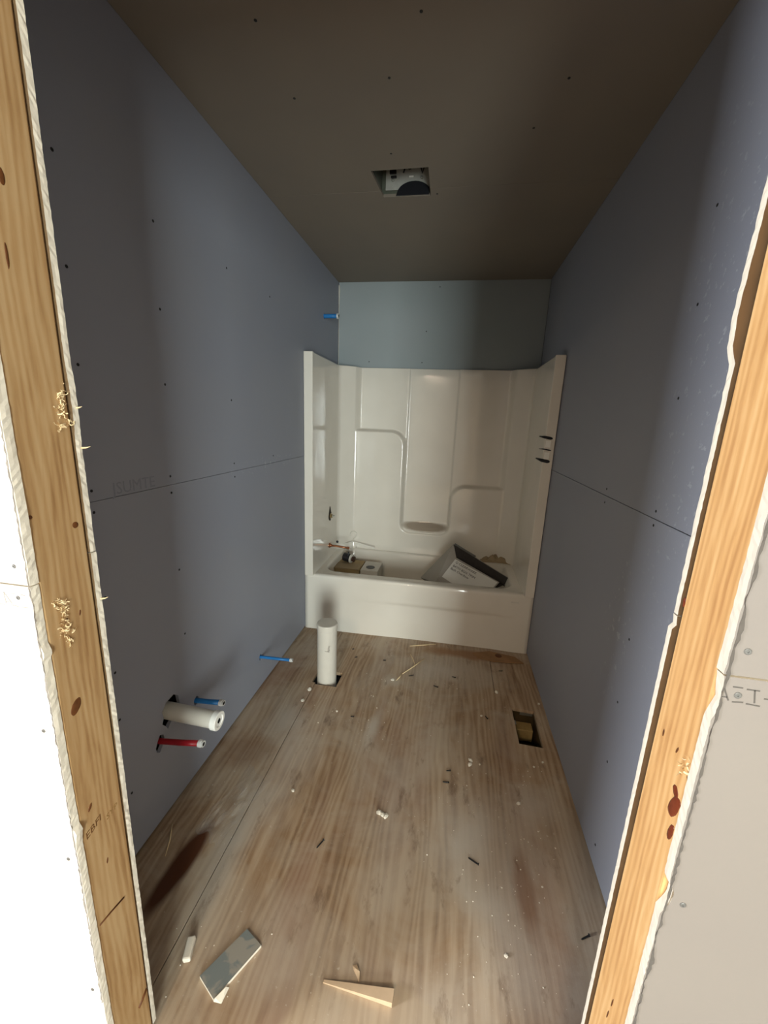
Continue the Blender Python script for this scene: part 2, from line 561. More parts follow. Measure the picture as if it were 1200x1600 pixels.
# --- right wall
wall_r = box('wall_right', (RW + 0.10, Y4, -0.02), (RW + 0.115, BY + 0.1, CZ + 0.05), M['cavity'])
wall_r['kind'] = 'structure'
sheet('drywall_panel', (RW, Y4, SEAM + 0.0009), (RW + T, BY - 0.001, CZ - 0.001), M['blue'], wall_r, 0.0014)
sheet('drywall_panel', (RW, Y4, 0.006), (RW + T, BY - 0.001, SEAM - 0.0009), M['blue'], wall_r, 0.0014)

# --- back wall above the surround
wall_b = box('wall_back', (-0.10, BY + 0.09, -0.02), (RW + 0.10, BY + 0.10, CZ + 0.05), M['cavity'])
wall_b['kind'] = 'structure'
sheet('drywall_panel', (0.001, BY, 1.84), (RW - 0.001, BY + T, CZ - 0.001), M['green'], wall_b, 0.001)
tube('joint_compound', [(0.004, BY - 0.003, 2.44), (0.005, BY - 0.003, 2.40), (0.004, BY - 0.002, 2.33), (0.004, BY - 0.002, 2.22), (0.004, BY - 0.002, 2.0), (0.004, BY - 0.002, 1.87)], 0.006, M['pvc'], wall_b, 8, True, [0.9, 1, 0.55, 0.35, 0.3, 0.25])

# --- ceiling with the opening for the fan
ceil = box('ceiling', (-2.2, -5.6, CZ + 0.20), (3.4, 0.85, CZ + 0.22), M['cavity'])
ceil['kind'] = 'structure'
cp_f = sheet('drywall_panel', (-0.10, Y4 - 0.1, CZ), (1.62, -0.4535, CZ + T), M['ceil'], ceil, 0.0004)
cp_b = sheet('drywall_panel', (-0.10, -0.4522, CZ), (1.62, 0.80, CZ + T), M['ceil'], ceil, 0.0004)
sheet('drywall_panel', (-2.2, -5.6, CZ), (3.4, Y4 - 0.101, CZ + T), M['hall'], ceil, 0.0004)
fan_out = [(0.520, -0.600), (0.757, -0.603), (0.754, -0.396), (0.538, -0.402)]
boolean_cut(cp_f, [cutter_poly(fan_out, 2, CZ - 0.03, CZ + 0.05)])
boolean_cut(cp_b, [cutter_poly(fan_out, 2, CZ - 0.03, CZ + 0.05)])


# --- screws in the boards
def screw_proto(mat, r, ring=None):
    seg = 12
    prof = [(r * 1.0, 0.0004), (r * 0.8, 0.0009), (r * 0.35, 0.0009), (r * 0.28, 0.0002), (0.0001, 0.0002)]
    return prof


def screws(parent, pts, nrm, r, mat):
    first = None
    for p in pts:
        if first is None:
            first = lathe('screw_head', (0, 0, 0), nrm, [(r * 1.0, -0.002), (r, 0.0005), (r * 0.75, 0.0010), (r * 0.35, 0.0010), (r * 0.25, 0.0001), (0.00001, 0.0001)], mat, parent, 10)
            o = first
        else:
            o = first.copy()
            COL.objects.link(o)
        o.parent = parent
        o.location = p


screws(wall_l, [(0, y, z) for y, z in ((-1.559, 2.027), (-1.250, 2.019), (-1.560, 1.790), (-1.251, 1.775), (-1.563, 1.568), (-1.256, 1.548), (-0.851, 2.027), (-0.86, 1.52),
                                       (-1.267, 1.248), (-1.571, 1.248), (-1.572, 1.189), (-1.268, 1.191), (-0.861, 1.252), (-0.861, 1.193), (-0.472, 1.255), (-1.261, 0.907), (-1.572, 0.940),
                                       (-1.259, 0.650), (-1.571, 0.697), (-1.576, 0.537), (-1.567, 0.251), (-0.47, 2.03))], (1, 0, 0), 0.0042, M['black'])
screws(wall_r, [(RW, y, z) for y, z in ((-1.247, 2.000), (-1.248, 1.780), (-1.246, 1.551), (-1.247, 1.241), (-1.249, 1.200), (-0.867, 1.244), (-0.870, 1.193), (-1.241, 0.832),
                                        (-1.247, 0.612), (-1.257, 0.392), (-1.287, 0.08))], (-1, 0, 0), 0.0042, M['black'])
screws(wall_b, [(x, BY, z) for x, z in ((0.76, 2.42), (0.68, 2.12), (0.25, 1.90), (0.66, 1.90))], (0, -1, 0), 0.004, M['black'])
screws(ceil, [(x, y, CZ) for x, y in ((0.779, -1.226), (0.35, -1.256), (1.193, -0.979), (0.668, -1.041), (0.784, -0.408), (0.351, -0.999), (1.13, -0.782), (0.62, -0.70))], (0, 0, -1), 0.0045, M['black'])


# --- front wall with the rough door opening
def rough_panel(name, parent, xin, xout, y0, y1, z0, z1, prof, amp, seed, face_mats, side):
    """board between xout (straight) and xin (ragged, cut edge); prof = [(z, offset)] into the opening"""
    q = random.Random(seed)
    rows = max(2, int((z1 - z0) / 0.0065))
    vs, fs, mi = [], [], []

    def off(z):
        v = 0.0
        for (a, oa), (b, ob) in zip(prof, prof[1:]):
            if a <= z <= b:
                v = oa + (ob - oa) * (z - a) / (b - a)
        return v
    for i in range(rows + 1):
        z = z0 + (z1 - z0) * i / rows
        o = off(z)
        e1 = xin + side * (o + q.uniform(-amp, amp) + amp * 0.8 * noise.noise(Vector((z * 14, seed, 0))))
        e2 = xin + side * (o + q.uniform(-amp, amp) * 0.7 + amp * 0.8 * noise.noise(Vector((z * 14, seed + 5, 0))))
        em = (e1 + e2) / 2 + side * q.uniform(-0.0006, 0.0010)
        vs += [(xout, y0, z), (e1, y0, z), (em, (y0 + y1) / 2, z), (e2, y1, z), (xout, y1, z)]
    for i in range(rows):
        a, b = i * 5, (i + 1) * 5
        for j in range(4):
            fs.append((a + j, a + j + 1, b + j + 1, b + j))
            mi.append((0, 1, 1, 2)[j])
    fs.append((0, 1, 2, 3, 4))
    fs.append(tuple(rows * 5 + j for j in (4, 3, 2, 1, 0)))
    mi += [1, 1]
    o = pydata(name, vs, fs, face_mats, parent, False, mi)
    return o


wall_f = empty('wall_front', (0.8, Y1, 0))
wall_f['kind'] = 'structure'
PF = Vector((-0.8, -Y1, 0))
fmats = [M['ivory'], M['gyp'], M['gap_shade']]
rmats = [M['beige_shaded'], M['gyp'], M['gap_shade']]
imats = [M['blue'], M['gyp'], M['gap_shade']]


def front(o):
    o.location = o.location + PF
    return o


SF = 1.199
# hall side boards
front(rough_panel('drywall_panel', wall_f, XL, -1.0, Y1, Y2, SF + 0.0012, CZ, [(SF, 0.0), (1.3, 0.001), (1.4, 0.0), (CZ, 0)], 0.0005, 1, fmats, 1))
front(rough_panel('drywall_panel', wall_f, XL, -1.0, Y1, Y2, 0.01, SF - 0.0012, [(0.01, 0), (0.70, 0.0), (0.722, 0.0035), (0.731, 0.006), (0.738, -0.001), (1.075, -0.001), (1.083, 0.004), (1.10, -0.002), (SF, -0.001)], 0.0005, 2, fmats, 1))
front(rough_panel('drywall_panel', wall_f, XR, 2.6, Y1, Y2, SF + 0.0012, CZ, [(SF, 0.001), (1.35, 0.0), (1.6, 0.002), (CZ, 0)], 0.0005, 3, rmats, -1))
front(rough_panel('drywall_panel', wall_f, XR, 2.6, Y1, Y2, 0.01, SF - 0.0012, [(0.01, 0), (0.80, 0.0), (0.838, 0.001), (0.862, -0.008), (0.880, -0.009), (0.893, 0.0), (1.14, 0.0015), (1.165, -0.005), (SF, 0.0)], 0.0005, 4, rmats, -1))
# bathroom side boards
front(rough_panel('drywall_panel', wall_f, XL, -0.012, Y4, Y3 + 0.002, SEAM + 0.001, CZ, [(SEAM, 0.0), (1.40, 0.0), (1.44, 0.002), (1.50, 0.002), (1.53, 0.0), (CZ, 0)], 0.0005, 5, imats, 1))
front(rough_panel('drywall_panel', wall_f, XL, -0.012, Y4, Y3 + 0.002, 0.01, SEAM - 0.001, [(0, -0.004), (0.4, -0.003), (1.16, 0.0), (SEAM, 0.001)], 0.0005, 6, imats, 1))
front(rough_panel('drywall_panel', wall_f, XR, RW + 0.012, Y4, Y3 + 0.003, SEAM + 0.001, CZ, [(SEAM, 0.0), (1.545, 0.0), (1.56, 0.006), (1.60, 0.008), (1.80, 0.002), (1.81, 0.008), (2.0, 0.005), (CZ, 0.005)], 0.0005, 7, imats, -1))
front(rough_panel('drywall_panel', wall_f, XR, RW + 0.012, Y4, Y3 + 0.003, 0.01, SEAM - 0.001, [(0, 0.0), (0.5, 0.001), (1.198, 0.003), (1.2, -0.002), (SEAM, 0)], 0.0003, 8, imats, -1))
# above the opening
front(box('drywall_panel', (XL - 0.001, Y1, HEAD), (XR + 0.001, Y2, CZ), M['ivory'], wall_f, 0.0008))
front(box('drywall_panel', (XL - 0.001, Y3, HEAD), (XR + 0.001, Y4, CZ), M['blue'], wall_f, 0.0008))
header = front(box('header_beam', (XL - 0.04, Y2, HEAD), (XR + 0.04, Y3, CZ), M['pineR'], wall_f, 0.003))
stud_l = front(box('jamb_stud', (XL - 0.040, Y2 + 0.0005, 0.0), (XL - 0.0015, Y3 - 0.001, HEAD), M['pineL'], wall_f, 0.003))
stud_r = front(box('jamb_stud', (XR + 0.0015, Y2 + 0.0005, 0.0), (XR + 0.040, Y3 - 0.002, HEAD), M['pineR'], wall_f, 0.003))
stud_l['label'] = 'pine stud left of the opening, knotty, with brown ink stamps'
stud_r['label'] = 'orange pine stud right of the opening, with two dark red knots'
# infill of the wall between the boards, seen by nobody but there for light
front(box('wall_filling', (-1.0, Y2 + 0.001, 0.01), (XL - 0.042, Y3 - 0.002, CZ - 0.001), M['cavity'], wall_f))
front(box('wall_filling', (XR + 0.042, Y2 + 0.001, 0.01), (2.6, Y3 - 0.002, CZ - 0.001), M['cavity'], wall_f))

# torn paper along the right board's cut edge and ragged nibs along the left
def torn_strip(parent, x, side, z0, z1, y, seed, w0, w1, mat, name='torn_paper'):
    q = random.Random(seed)
    vs, fs = [], []
    n = int((z1 - z0) / 0.006)
    for i in range(n + 1):
        z = z0 + (z1 - z0) * i / n
        a = x + side * (q.uniform(0, 0.0012))
        b = x + side * (w0 + (w1 - w0) * max(0, 0.5 + noise.noise(Vector((z * 22, seed, 0)))) + q.uniform(-0.0012, 0.0012))
        vs += [(a, y - 0.0003, z), (b, y - 0.0006 - q.uniform(0, 0.0015), z), (b, y + 0.0001, z)]
    for i in range(n):
        k0 = i * 3
        fs += [(k0, k0 + 1, k0 + 4, k0 + 3), (k0 + 1, k0 + 2, k0 + 5, k0 + 4)]
    o = pydata(name, vs, fs, mat, parent)
    o['kind'] = 'stuff'
    front(o)
    return o


torn_strip(wall_f, XR + 0.001, 1, 0.3, 1.75, Y1, 11, 0.0004, 0.0044, M['torn'])
torn_strip(wall_f, XL - 0.001, -1, 0.3, 1.6, Y1, 12, 0.0, 0.0022, M['greyink'])

# screws and dimples of the hall side boards
screws(wall_f, [Vector((x, Y1, z)) + PF for x, z in ((0.311, 1.229), (0.308, 1.178), (0.310, 0.940), (0.313, 0.667), (0.314, 0.330))], (0, -1, 0), 0.0034, M['dimple'])
screws(wall_f, [Vector((x, Y1, z)) + PF for x, z in ((1.277, 1.231), (1.279, 1.176), (1.283, 0.861))], (0, -1, 0), 0.0040, M['dimple'])


def stroke_marks(name, segs, y, w, mat, parent):
    bm = bmesh.new()
    for (xa, za, xb, zb) in segs:
        d = Vector((xb - xa, 0, zb - za))
        L = d.length
        d.normalize()
        p = Vector((-d.z, 0, d.x)) * w / 2
        a, b = Vector((xa, y, za)), Vector((xb, y, zb))
        q = [bm.verts.new(v) for v in (a - p, b - p, b + p, a + p)]
        bm.faces.new(q)
    r = bmesh.ops.extrude_face_region(bm, geom=list(bm.faces))
    for v in [g for g in r['geom'] if isinstance(g, bmesh.types.BMVert)]:
        v.co.y -= 0.0002
    bmesh.ops.recalc_face_normals(bm, faces=bm.faces)
    return front(bm_obj(name, bm, mat, parent))


stroke_marks('printed_lettering', [(1.272, 1.186, 1.282, 1.186), (1.286, 1.185, 1.299, 1.185), (1.294, 1.185, 1.297, 1.169), (1.289, 1.167, 1.303, 1.166), (1.275, 1.167, 1.286, 1.168), (1.263, 1.172, 1.269, 1.172), (1.264, 1.183, 1.271, 1.168), (1.305, 1.176, 1.311, 1.176)], Y1 - 0.0001, 0.0016, M['darkink'], wall_f)
stroke_marks('printed_lettering', [(0.283, 1.185, 0.284, 1.166), (0.283, 1.185, 0.295, 1.167), (0.284, 1.169, 0.291, 1.17), (0.295, 1.183, 0.303, 1.184), (0.313, 1.184, 0.322, 1.183), (0.262, 1.163, 0.281, 1.164), (0.293, 1.165, 0.307, 1.163), (0.312, 1.163, 0.324, 1.163)], Y1 - 0.0001, 0.0011, M['greyink'], wall_f)
letters('printed_lettering', 'JSUMTE', (0.0003, -1.505, 1.225), 0.050, (0, 1, 0), (0, 0, 1), M['fadedink'], wall_l, 0.00015)

# knots, nail dents and stamps of the studs
LX, RX = XL - 0.0015, XR + 0.0015


def knot(parent, x, y, z, ry, rz, mat, tilt=0.0, deep=0.0008):
    o = ellipsoid('knot', (x, y, z), (deep, ry, rz), mat, parent, 18, 0.15, (tilt, 'X'))
    return o


for y, z, ry, rz, t in ((-1.969, 0.959, 0.0085, 0.015, -0.5), (-1.973, 0.746, 0.0032, 0.0075, -0.5), (-1.924, 1.273, 0.0052, 0.0055, 0), (-1.938, 1.121, 0.0016, 0.005, -0.2), (-1.963, 1.120, 0.0032, 0.0035, 0),
                        (-1.956, 0.597, 0.0018, 0.006, -0.2), (-1.957, 1.753, 0.004, 0.010, 0), (-1.966, 1.657, 0.002, 0.016, 0), (-1.992, 1.302, 0.003, 0.003, 0)):
    kn = knot(stud_l, LX, y, z, ry, rz, M['knot'], t)
# dark slanted saw dents
tube('gouge', [(LX, -1.990, 0.480), (LX, -1.963, 0.474), (LX, -1.934, 0.466)], 0.0022, M['knot'], stud_l, 6)
tube('gouge', [(LX, -1.937, 0.135), (LX, -1.925, 0.140), (LX, -1.912, 0.150)], 0.0035, M['knot'], stud_l, 6)
for y, z, ry, rz, t, m in ((-1.982, 0.985, 0.0085, 0.020, 0.35, 'knotred'), (-1.978, 1.005, 0.006, 0.008, -0.5, 'knotred'), (-1.987, 0.949, 0.0048, 0.014, 0.2, 'knotred'),
                           (-1.909, 1.241, 0.0030, 0.007, 0, 'knotred'), (-1.929, 1.052, 0.0018, 0.006, 0, 'knot'), (-1.963, 1.055, 0.0016, 0.006, 0.3, 'knot'),
                           (-1.958, 0.564, 0.0016, 0.010, 0.1, 'knot'), (-1.954, 0.529, 0.0016, 0.010, 0.1, 'knot')):
    knot(stud_r, RX, y, z, ry, rz, M[m], t, 0.0016 if m == 'knotred' and rz > 0.01 else 0.0008)
# grade stamps printed across the left stud
letters('ink_stamp', 'EBFI', (LX + 0.0001, -1.989, 0.688), 0.020, (0, 1.0, 0.30), (0, -0.30, 1.0), M['brownink'], stud_l, 0.0002, 0.3)
letters('ink_stamp', 'SYP', (LX + 0.0001, -1.946, 0.683), 0.017, (0, 1.0, 0.16), (0, -0.16, 1.0), simple('pale_brown_ink', (0.27, 0.155, 0.055), 0.8), stud_l, 0.0002, 0.2)


def fibres(name, parent, spots, side, seed, n, x, R=0.012):
    q = random.Random(seed)
    bm = bmesh.new()
    for (y, z, s) in spots:
        for _ in range(n):
            p = Vector((x, y + q.gauss(0, 0.004) * s, z + q.gauss(0, 0.007) * s))
            d = Vector((side * q.uniform(0.1, 0.8), q.uniform(-1, 1), q.uniform(-1, 1))).normalized()
            w = q.uniform(0.0004, 0.0012)
            last = None
            ax = Vector((q.uniform(-1, 1), q.uniform(-1, 1), q.uniform(-1, 1))).normalized()
            for k in range(6):
                sd = d.cross(ax).normalized() * w
                a, b = bm.verts.new(p - sd), bm.verts.new(p + sd)
                if last:
                    bm.faces.new((last[0], last[1], b, a))
                last = (a, b)
                p = p + d * q.uniform(0.0010, 0.0026)
                d = (Matrix.Rotation(q.uniform(0.2, 0.7), 3, ax) @ d).normalized()
                if side * (p.x - x) < 0.0004:
                    p.x = x + side * 0.0004
    o = bm_obj(name, bm, M['shaving'], parent)
    o['kind'] = 'stuff'
    return o


fibres('wood_fibres', stud_l, [(-1.975, 1.155, 0.8), (-1.968, 1.148, 0.7), (-1.963, 1.138, 0.7), (-1.966, 1.125, 0.8), (-1.971, 1.103, 0.6), (-1.960, 1.100, 0.9), (-1.963, 1.083, 0.4)], 1, 5, 13, LX)
fibres('wood_fibres', stud_l, [(-1.916, 1.488, 0.7), (-1.922, 1.476, 0.5), (-1.924, 1.455, 0.9), (-1.917, 1.462, 0.7), (-1.911, 1.440, 0.5), (-1.926, 1.433, 0.4)], 1, 6, 11, LX)
fibres('wood_fibres', stud_r, [(-1.984, 1.042, 1.0), (-1.990, 1.060, 0.8), (-1.993, 0.55, 0.8)], -1, 8, 8, RX)
for y, z, L in ((-1.898, 1.462, 0.010), (-1.896, 1.398, 0.014), (-1.897, 1.128, 0.012)):
    front(tube('splinter', [(XL, y, z), (XL + L * 0.6, y + 0.002, z + 0.001), (XL + L, y + 0.004, z + 0.003)], 0.0014, M['shaving'], wall_f, 6, True, [1.3, 0.9, 0.2]))

# --- the hall the picture is taken from: walls, windows (light comes from these)
hl = empty('wall_hall_left', (-2.2, -3.8, 0))
hl['kind'] = 'structure'
for lo, hi in (((0, -1.8, 0), (0.02, -0.05, 2.46)), ((0, 0.72, 0), (0.02, 1.79, 2.46)), ((0, -0.05, 0), (0.02, 0.72, 0.10)), ((0, -0.05, 2.10), (0.02, 0.72, 2.46))):
    box('drywall_panel', lo, hi, M['hall'], hl)
hb = empty('wall_hall_rear', (0.6, -5.6, 0))
hb['kind'] = 'structure'
for lo, hi in (((-2.8, -0.02, 0), (0.92, 0, 2.46)), ((1.80, -0.02, 0), (2.8, 0, 2.46)), ((0.92, -0.02, 0), (1.80, 0, 0.05)), ((0.92, -0.02, 2.05), (1.80, 0, 2.46))):
    box('drywall_panel', lo, hi, M['hall'], hb)
hr = box('wall_hall_right', (3.38, -5.6, 0), (3.40, Y1, 2.46), M['hall'])
hr['kind'] = 'structure'
for nm, x0, x1 in (('wall_hall_front_left', -2.2, -1.0), ('wall_hall_front_right', 2.6, 3.4)):
    w_ = box(nm, (x0, Y1, 0), (x1, Y1 + 0.1, 2.46), M['hall'])
    w_['kind'] = 'structure'

# ------------------------------------------------------------------ bathtub and shower surround (one moulded unit)
TUB = empty('bathtub', (RW - 0.001, 0.0, 0.0))
tag(TUB, 'white moulded bathtub with tall shower surround, filling the far end of the room', 'bathtub')
TP = Vector((-(RW - 0.001), 0, 0))
X0, X1 = 0.056, 1.468
YB = 0.634
ZT, ZR = 1.848, 0.412


def tubobj(o):
    o.location = TP
    for v in o.data.vertices:
        if o.name not in ('basin', 'shower_surround'):
            v.co.y -= 0.0141 * (1.523 - v.co.x)
        else:
            v.co.y -= 0.0141 * (1.523 - v.co.x) * max(0, 1 - v.co.y / 0.3)
    return o


# plan outline of the surround
outline = [(X0, 0.0), (X0, 0.56), (0.175, YB), (1.352, YB), (X1, 0.56), (X1, 0.0)]
rad = [0, 0.045, 0.05, 0.05, 0.045, 0]
path = []
for i, (p, r) in enumerate(zip(outline, rad)):
    P = Vector(p)
    if r == 0:
        path.append(P)
        continue
    A = (Vector(outline[i - 1]) - P).normalized()
    B = (Vector(outline[i + 1]) - P).normalized()
    ang = A.angle(B)
    t = r / math.tan(ang / 2)
    s, e = P + A * t, P + B * t
    cen = P + (A + B).normalized() * (r / math.sin(ang / 2))
    for j in range(9):
        f_ = j / 8
        v = (s - cen).lerp(e - cen, f_).normalized() * r
        path.append(cen + v)
# resample finer on the back
pts2 = []
for a, b in zip(path, path[1:]):
    L = (b - a).length
    st = 0.0052 if (abs(a.y - YB) < 1e-4 and abs(b.y - YB) < 1e-4) else 0.03
    n_ = max(1, int(L / st))
    for j in range(n_):
        pts2.append(a.lerp(b, j / n_))
pts2.append(path[-1])


def sstep(a, b, x):
    t = min(1, max(0, (x - a) / (b - a)))
    return t * t * (3 - 2 * t)


def sd_box(x, z, x0, x1, z0, z1, r=0.0):
    cx, cz = (x0 + x1) / 2, (z0 + z1) / 2
    dx = abs(x - cx) - (x1 - x0) / 2 + r
    dz = abs(z - cz) - (z1 - z0) / 2 + r
    return math.hypot(max(dx, 0), max(dz, 0)) + min(max(dx, dz), 0) - r


def u_round(a, b, r):
    return max(r, min(a, b)) - math.hypot(max(r - a, 0), max(r - b, 0))


def relief(x, z):
    c = sd_box(x, z, 0.572, 0.950, 0.585, 4.0, 0.075)
    l = sd_box(x, z, -1.0, 0.60, 1.385, 4.0)
    rr = sd_box(x, z, 0.92, 3.0, 0.985, 4.0)
    d = u_round(u_round(c, l, 0.115), rr, 0.115)
    m = 1 - sstep(-0.010, 0.016, d)            # 1 in the hollow, 0 on the thick lower part
    side = sstep(0.165, 0.205, x) * (1 - sstep(1.315, 1.36, x))
    keep = max(side, 1 - sstep(-0.01, 0.016, c))
    h = -0.052 * m * keep
    cc = sd_box(x, z, 0.577, 0.952, 0.60, 4.0, 0.07)
    h -= 0.011 * (1 - sstep(-0.008, 0.004, cc))
    h *= 1 - 0.85 * (1 - sstep(0.590, 0.668, z)) * (1 - sstep(-0.01, 0.016, c))
    return h


zs = []
z = ZR - 0.004
while z < ZT:
    zs.append(z)
    fine = (0.54 < z < 0.70) or (0.93 < z < 1.04) or (1.33 < z < 1.44)
    z += 0.0045 if fine else 0.010
zs.append(ZT)
vs, fs = [], []
ns = len(pts2)
VH = (0.385, 0.735)                            # the hole for the mixing valve in the left side
for z in zs:
    flare = 0.010 * math.exp(-(z - ZR) / 0.03)
    for p in pts2:
        x, y = p.x, p.y
        if abs(y - YB) < 0.03:
            y -= relief(x, z)
        if x < 0.2:
            x += flare
        if x > 1.33:
            x -= flare
        if y > 0.6:
            y -= flare
        lean = 0.018 * sstep(0.6, 0.0, z)
        vs.append((x, y - lean * (y > 0.3), z))
for i in range(len(zs) - 1):
    for j in range(ns - 1):
        fs.append((i * ns + j, i * ns + j + 1, (i + 1) * ns + j + 1, (i + 1) * ns + j))
# rolled top edge
top0 = (len(zs) - 1) * ns
base = len(vs)
for dy, dz in ((0.004, 0.004), (0.012, 0.005), (0.02, 0.002), (0.022, -0.01)):
    for p in pts2:
        x, y, _ = vs[top0 + pts2.index(p)]
        cx, cy = 0.76, 0.2
        nx = -1 if x < 0.2 and y < 0.58 else (1 if x > 1.34 and y < 0.58 else 0)
        ny = 1 if y > 0.6 else 0
        vs.append((x + nx * dy, y if dy < 0.01 else (y + 0.007 if y > 0.6 else y), ZT + dz))
prev = top0
for k_ in range(4):
    b_ = base + k_ * ns
    for j in range(ns - 1):
        fs.append((prev + j, prev + j + 1, b_ + j + 1, b_ + j))
    prev = b_
sur = tubobj(pydata('shower_surround', [tuple(v) for v in vs], fs, M['gel'], TUB, True))

# basin: rings from the deck to the bottom
NR = 168


def rrect(x0, x1, y0, y1, r, n=NR):
    r = max(r, 1e-4)
    out = []
    per = 2 * ((x1 - x0 - 2 * r) + (y1 - y0 - 2 * r)) + 2 * PI * r
    cs = [(x1 - r, y1 - r, 0), (x0 + r, y1 - r, PI / 2), (x0 + r, y0 + r, PI), (x1 - r, y0 + r, 1.5 * PI)]
    q = n // 4
    for ci, (cx, cy, a0) in enumerate(cs):
        nc = q // 3
        arc = [(cx + r * math.cos(a0 + PI / 2 * j / (nc - 1)), cy + r * math.sin(a0 + PI / 2 * j / (nc - 1))) for j in range(nc)]
        nx = cs[(ci + 1) % 4]
        s = arc[-1]
        a1 = a0 + PI / 2
        e = (nx[0] + r * math.cos(a1), nx[1] + r * math.sin(a1))
        st = [(s[0] + (e[0] - s[0]) * j / (q - nc + 1), s[1] + (e[1] - s[1]) * j / (q - nc + 1)) for j in range(1, q - nc + 1)]
        out += arc + st
    return out


rings = [(rrect(0.003, 1.520, 0.020, 0.690, 0.004), ZR), (rrect(0.098, 1.412, 0.078, 0.612, 0.10), ZR - 0.001), (rrect(0.106, 1.403, 0.086, 0.604, 0.10), ZR - 0.005),
         (rrect(0.114, 1.394, 0.092, 0.598, 0.10), ZR - 0.018), (rrect(0.125, 1.36, 0.100, 0.590, 0.11), 0.30), (rrect(0.150, 1.30, 0.112, 0.575, 0.12), 0.17), (rrect(0.175, 1.24, 0.13, 0.555, 0.12), 0.095),
         (rrect(0.21, 1.19, 0.165, 0.52, 0.10), 0.068), (rrect(0.30, 1.10, 0.25, 0.44, 0.06), 0.062)]
vs, fs = [], []
for r_, z in rings:
    vs += [(x, y, z) for x, y in r_]
m_ = len(rings[0][0])
for i in range(len(rings) - 1):
    for j in range(m_):
        j2 = (j + 1) % m_
        fs.append((i * m_ + j, (i + 1) * m_ + j, (i + 1) * m_ + j2, i * m_ + j2))
fs.append(tuple((len(rings) - 1) * m_ + j for j in range(m_)))
bas = tubobj(pydata('basin', vs, fs, M['gel'], TUB, True))
bas.data.polygons[len(fs) - 1].use_smooth = False

# apron: a profile run across the front, with its lower panel set back
prof = [(0.022, 0.4118), (0.012, 0.4112), (0.004, 0.4075), (0.0, 0.400), (-0.0015, 0.385), (-0.002, 0.33), (-0.002, 0.275), (0.000, 0.262), (0.006, 0.250), (0.011, 0.243), (0.012, 0.23), (0.010, 0.12), (0.008, 0.0)]
xs = [0.002, 0.03, 0.06, 0.075, 0.09, 0.3, 0.55, 0.62, 0.70, 1.0, 1.30, 1.40, 1.435, 1.45, 1.47, 1.50, 1.5215]
vs, fs = [], []
for x in xs:
    k_ = sstep(0.45, 0.68, x) * (1 - sstep(1.34, 1.42, x))
    for (y, z) in prof:
        yy = y if z > 0.3 else (-0.002 + (y + 0.002) * k_)
        vs.append((x, yy, z))
n_ = len(prof)
for i in range(len(xs) - 1):
    for j in range(n_ - 1):
        fs.append((i * n_ + j, (i + 1) * n_ + j, (i + 1) * n_ + j + 1, i * n_ + j + 1))
vs += [(xs[0], 0.05, 0), (xs[0], 0.05, 0.4118), (xs[-1], 0.05, 0), (xs[-1], 0.05, 0.4118)]
b_ = len(xs) * n_
fs.append(tuple(list(range(n_)) + [b_, b_ + 1]))
fs.append(tuple(list(range((len(xs) - 1) * n_, len(xs) * n_)) + [b_ + 2, b_ + 3])[::-1])
tubobj(pydata('apron', vs, fs, M['gel'], TUB, True))


def flange(xa, xb, x_in, z0, z1):
    bm = bmesh.new()
    add_box(bm, (xa, -0.010, z0), (xb, 0.016, z1), 0.0045)
    o = bm_obj('flange', bm, M['gel'], TUB)
    return tubobj(o)


fl = flange(0.002, X0 + 0.004, X0, 0.40, ZT + 0.006)
fr = flange(X1 - 0.004, 1.5215, X1, 0.40, ZT + 0.006)
# small moulded taper where the left flange meets the apron
tubobj(box('maker_label', (1.385, -0.0045, 0.352), (1.435, -0.0015, 0.3585), M['wcard'], TUB, 0.0006))

# the mixing valve rough-in: dark keyhole opening and brass body, in the left side panel
def outline_prism(name, pts, x0, x1, mat, parent):
    vs = [(x0, a, b) for a, b in pts] + [(x1, a, b) for a, b in pts]
    n = len(pts)
    fs = [tuple(range(n))[::-1], tuple(range(n, 2 * n))] + [(i, (i + 1) % n, n + (i + 1) % n, n + i) for i in range(n)]
    return pydata(name, vs, fs, mat, parent)


key = [(0.370, 0.700), (0.392, 0.690), (0.412, 0.700), (0.424, 0.722), (0.422, 0.745), (0.410, 0.765), (0.400, 0.790), (0.390, 0.806), (0.378, 0.806), (0.368, 0.785), (0.357, 0.755), (0.350, 0.730), (0.355, 0.712)]
mv = tubobj(outline_prism('valve_opening', [(y - 0.005, z + 0.004) for y, z in key], X0 - 0.02, X0 + 0.0012, M['cavity'], TUB))
VLV = empty('mixing_valve', (X0 - 0.001, 0.372, 0.733))
tag(VLV, 'brass shower valve body showing in the dark opening of the left side panel', 'valve')
lathe('valve_body', (0, 0, 0), (1, 0, 0), [(0.022, 0.0), (0.022, 0.006), (0.013, 0.007), (0.013, 0.018), (0.0001, 0.018)], M['brass'], VLV, 24)
lathe('stem', (0, 0, 0), (1, 0, 0), [(0.006, 0.016), (0.006, 0.034), (0.0001, 0.034)], M['steel'], VLV, 16)

# ------------------------------------------------------------------ pipes
SP = empty('spout_pipe', (X0, 0.345, 0.505))
tag(SP, 'tarnished copper tub spout pipe sticking out of the surround above the basin', 'pipe')
tube('pipe_run', [(0, 0, 0), (0.05, 0, -0.001), (0.10, 0, -0.004), (0.150, 0, -0.008)], 0.008, M['copper'], SP, 16)
lathe('wall_fitting', (0, 0, 0), (1, 0, 0), [(0.019, 0.001), (0.019, 0.010), (0.012, 0.013), (0.012, 0.022), (0.0085, 0.024)], M['copper'], SP, 20)
lathe('end_cap', (0.143, 0, -0.0075), (1, 0, -0.03), [(0.0105, 0.0), (0.0105, 0.018), (0.0001, 0.019)], M['copper'], SP, 16)
ellipsoid('knob', (0.06, 0.02, 0.028), (0.010, 0.010, 0.010), M['plast_black'], SP, 12)

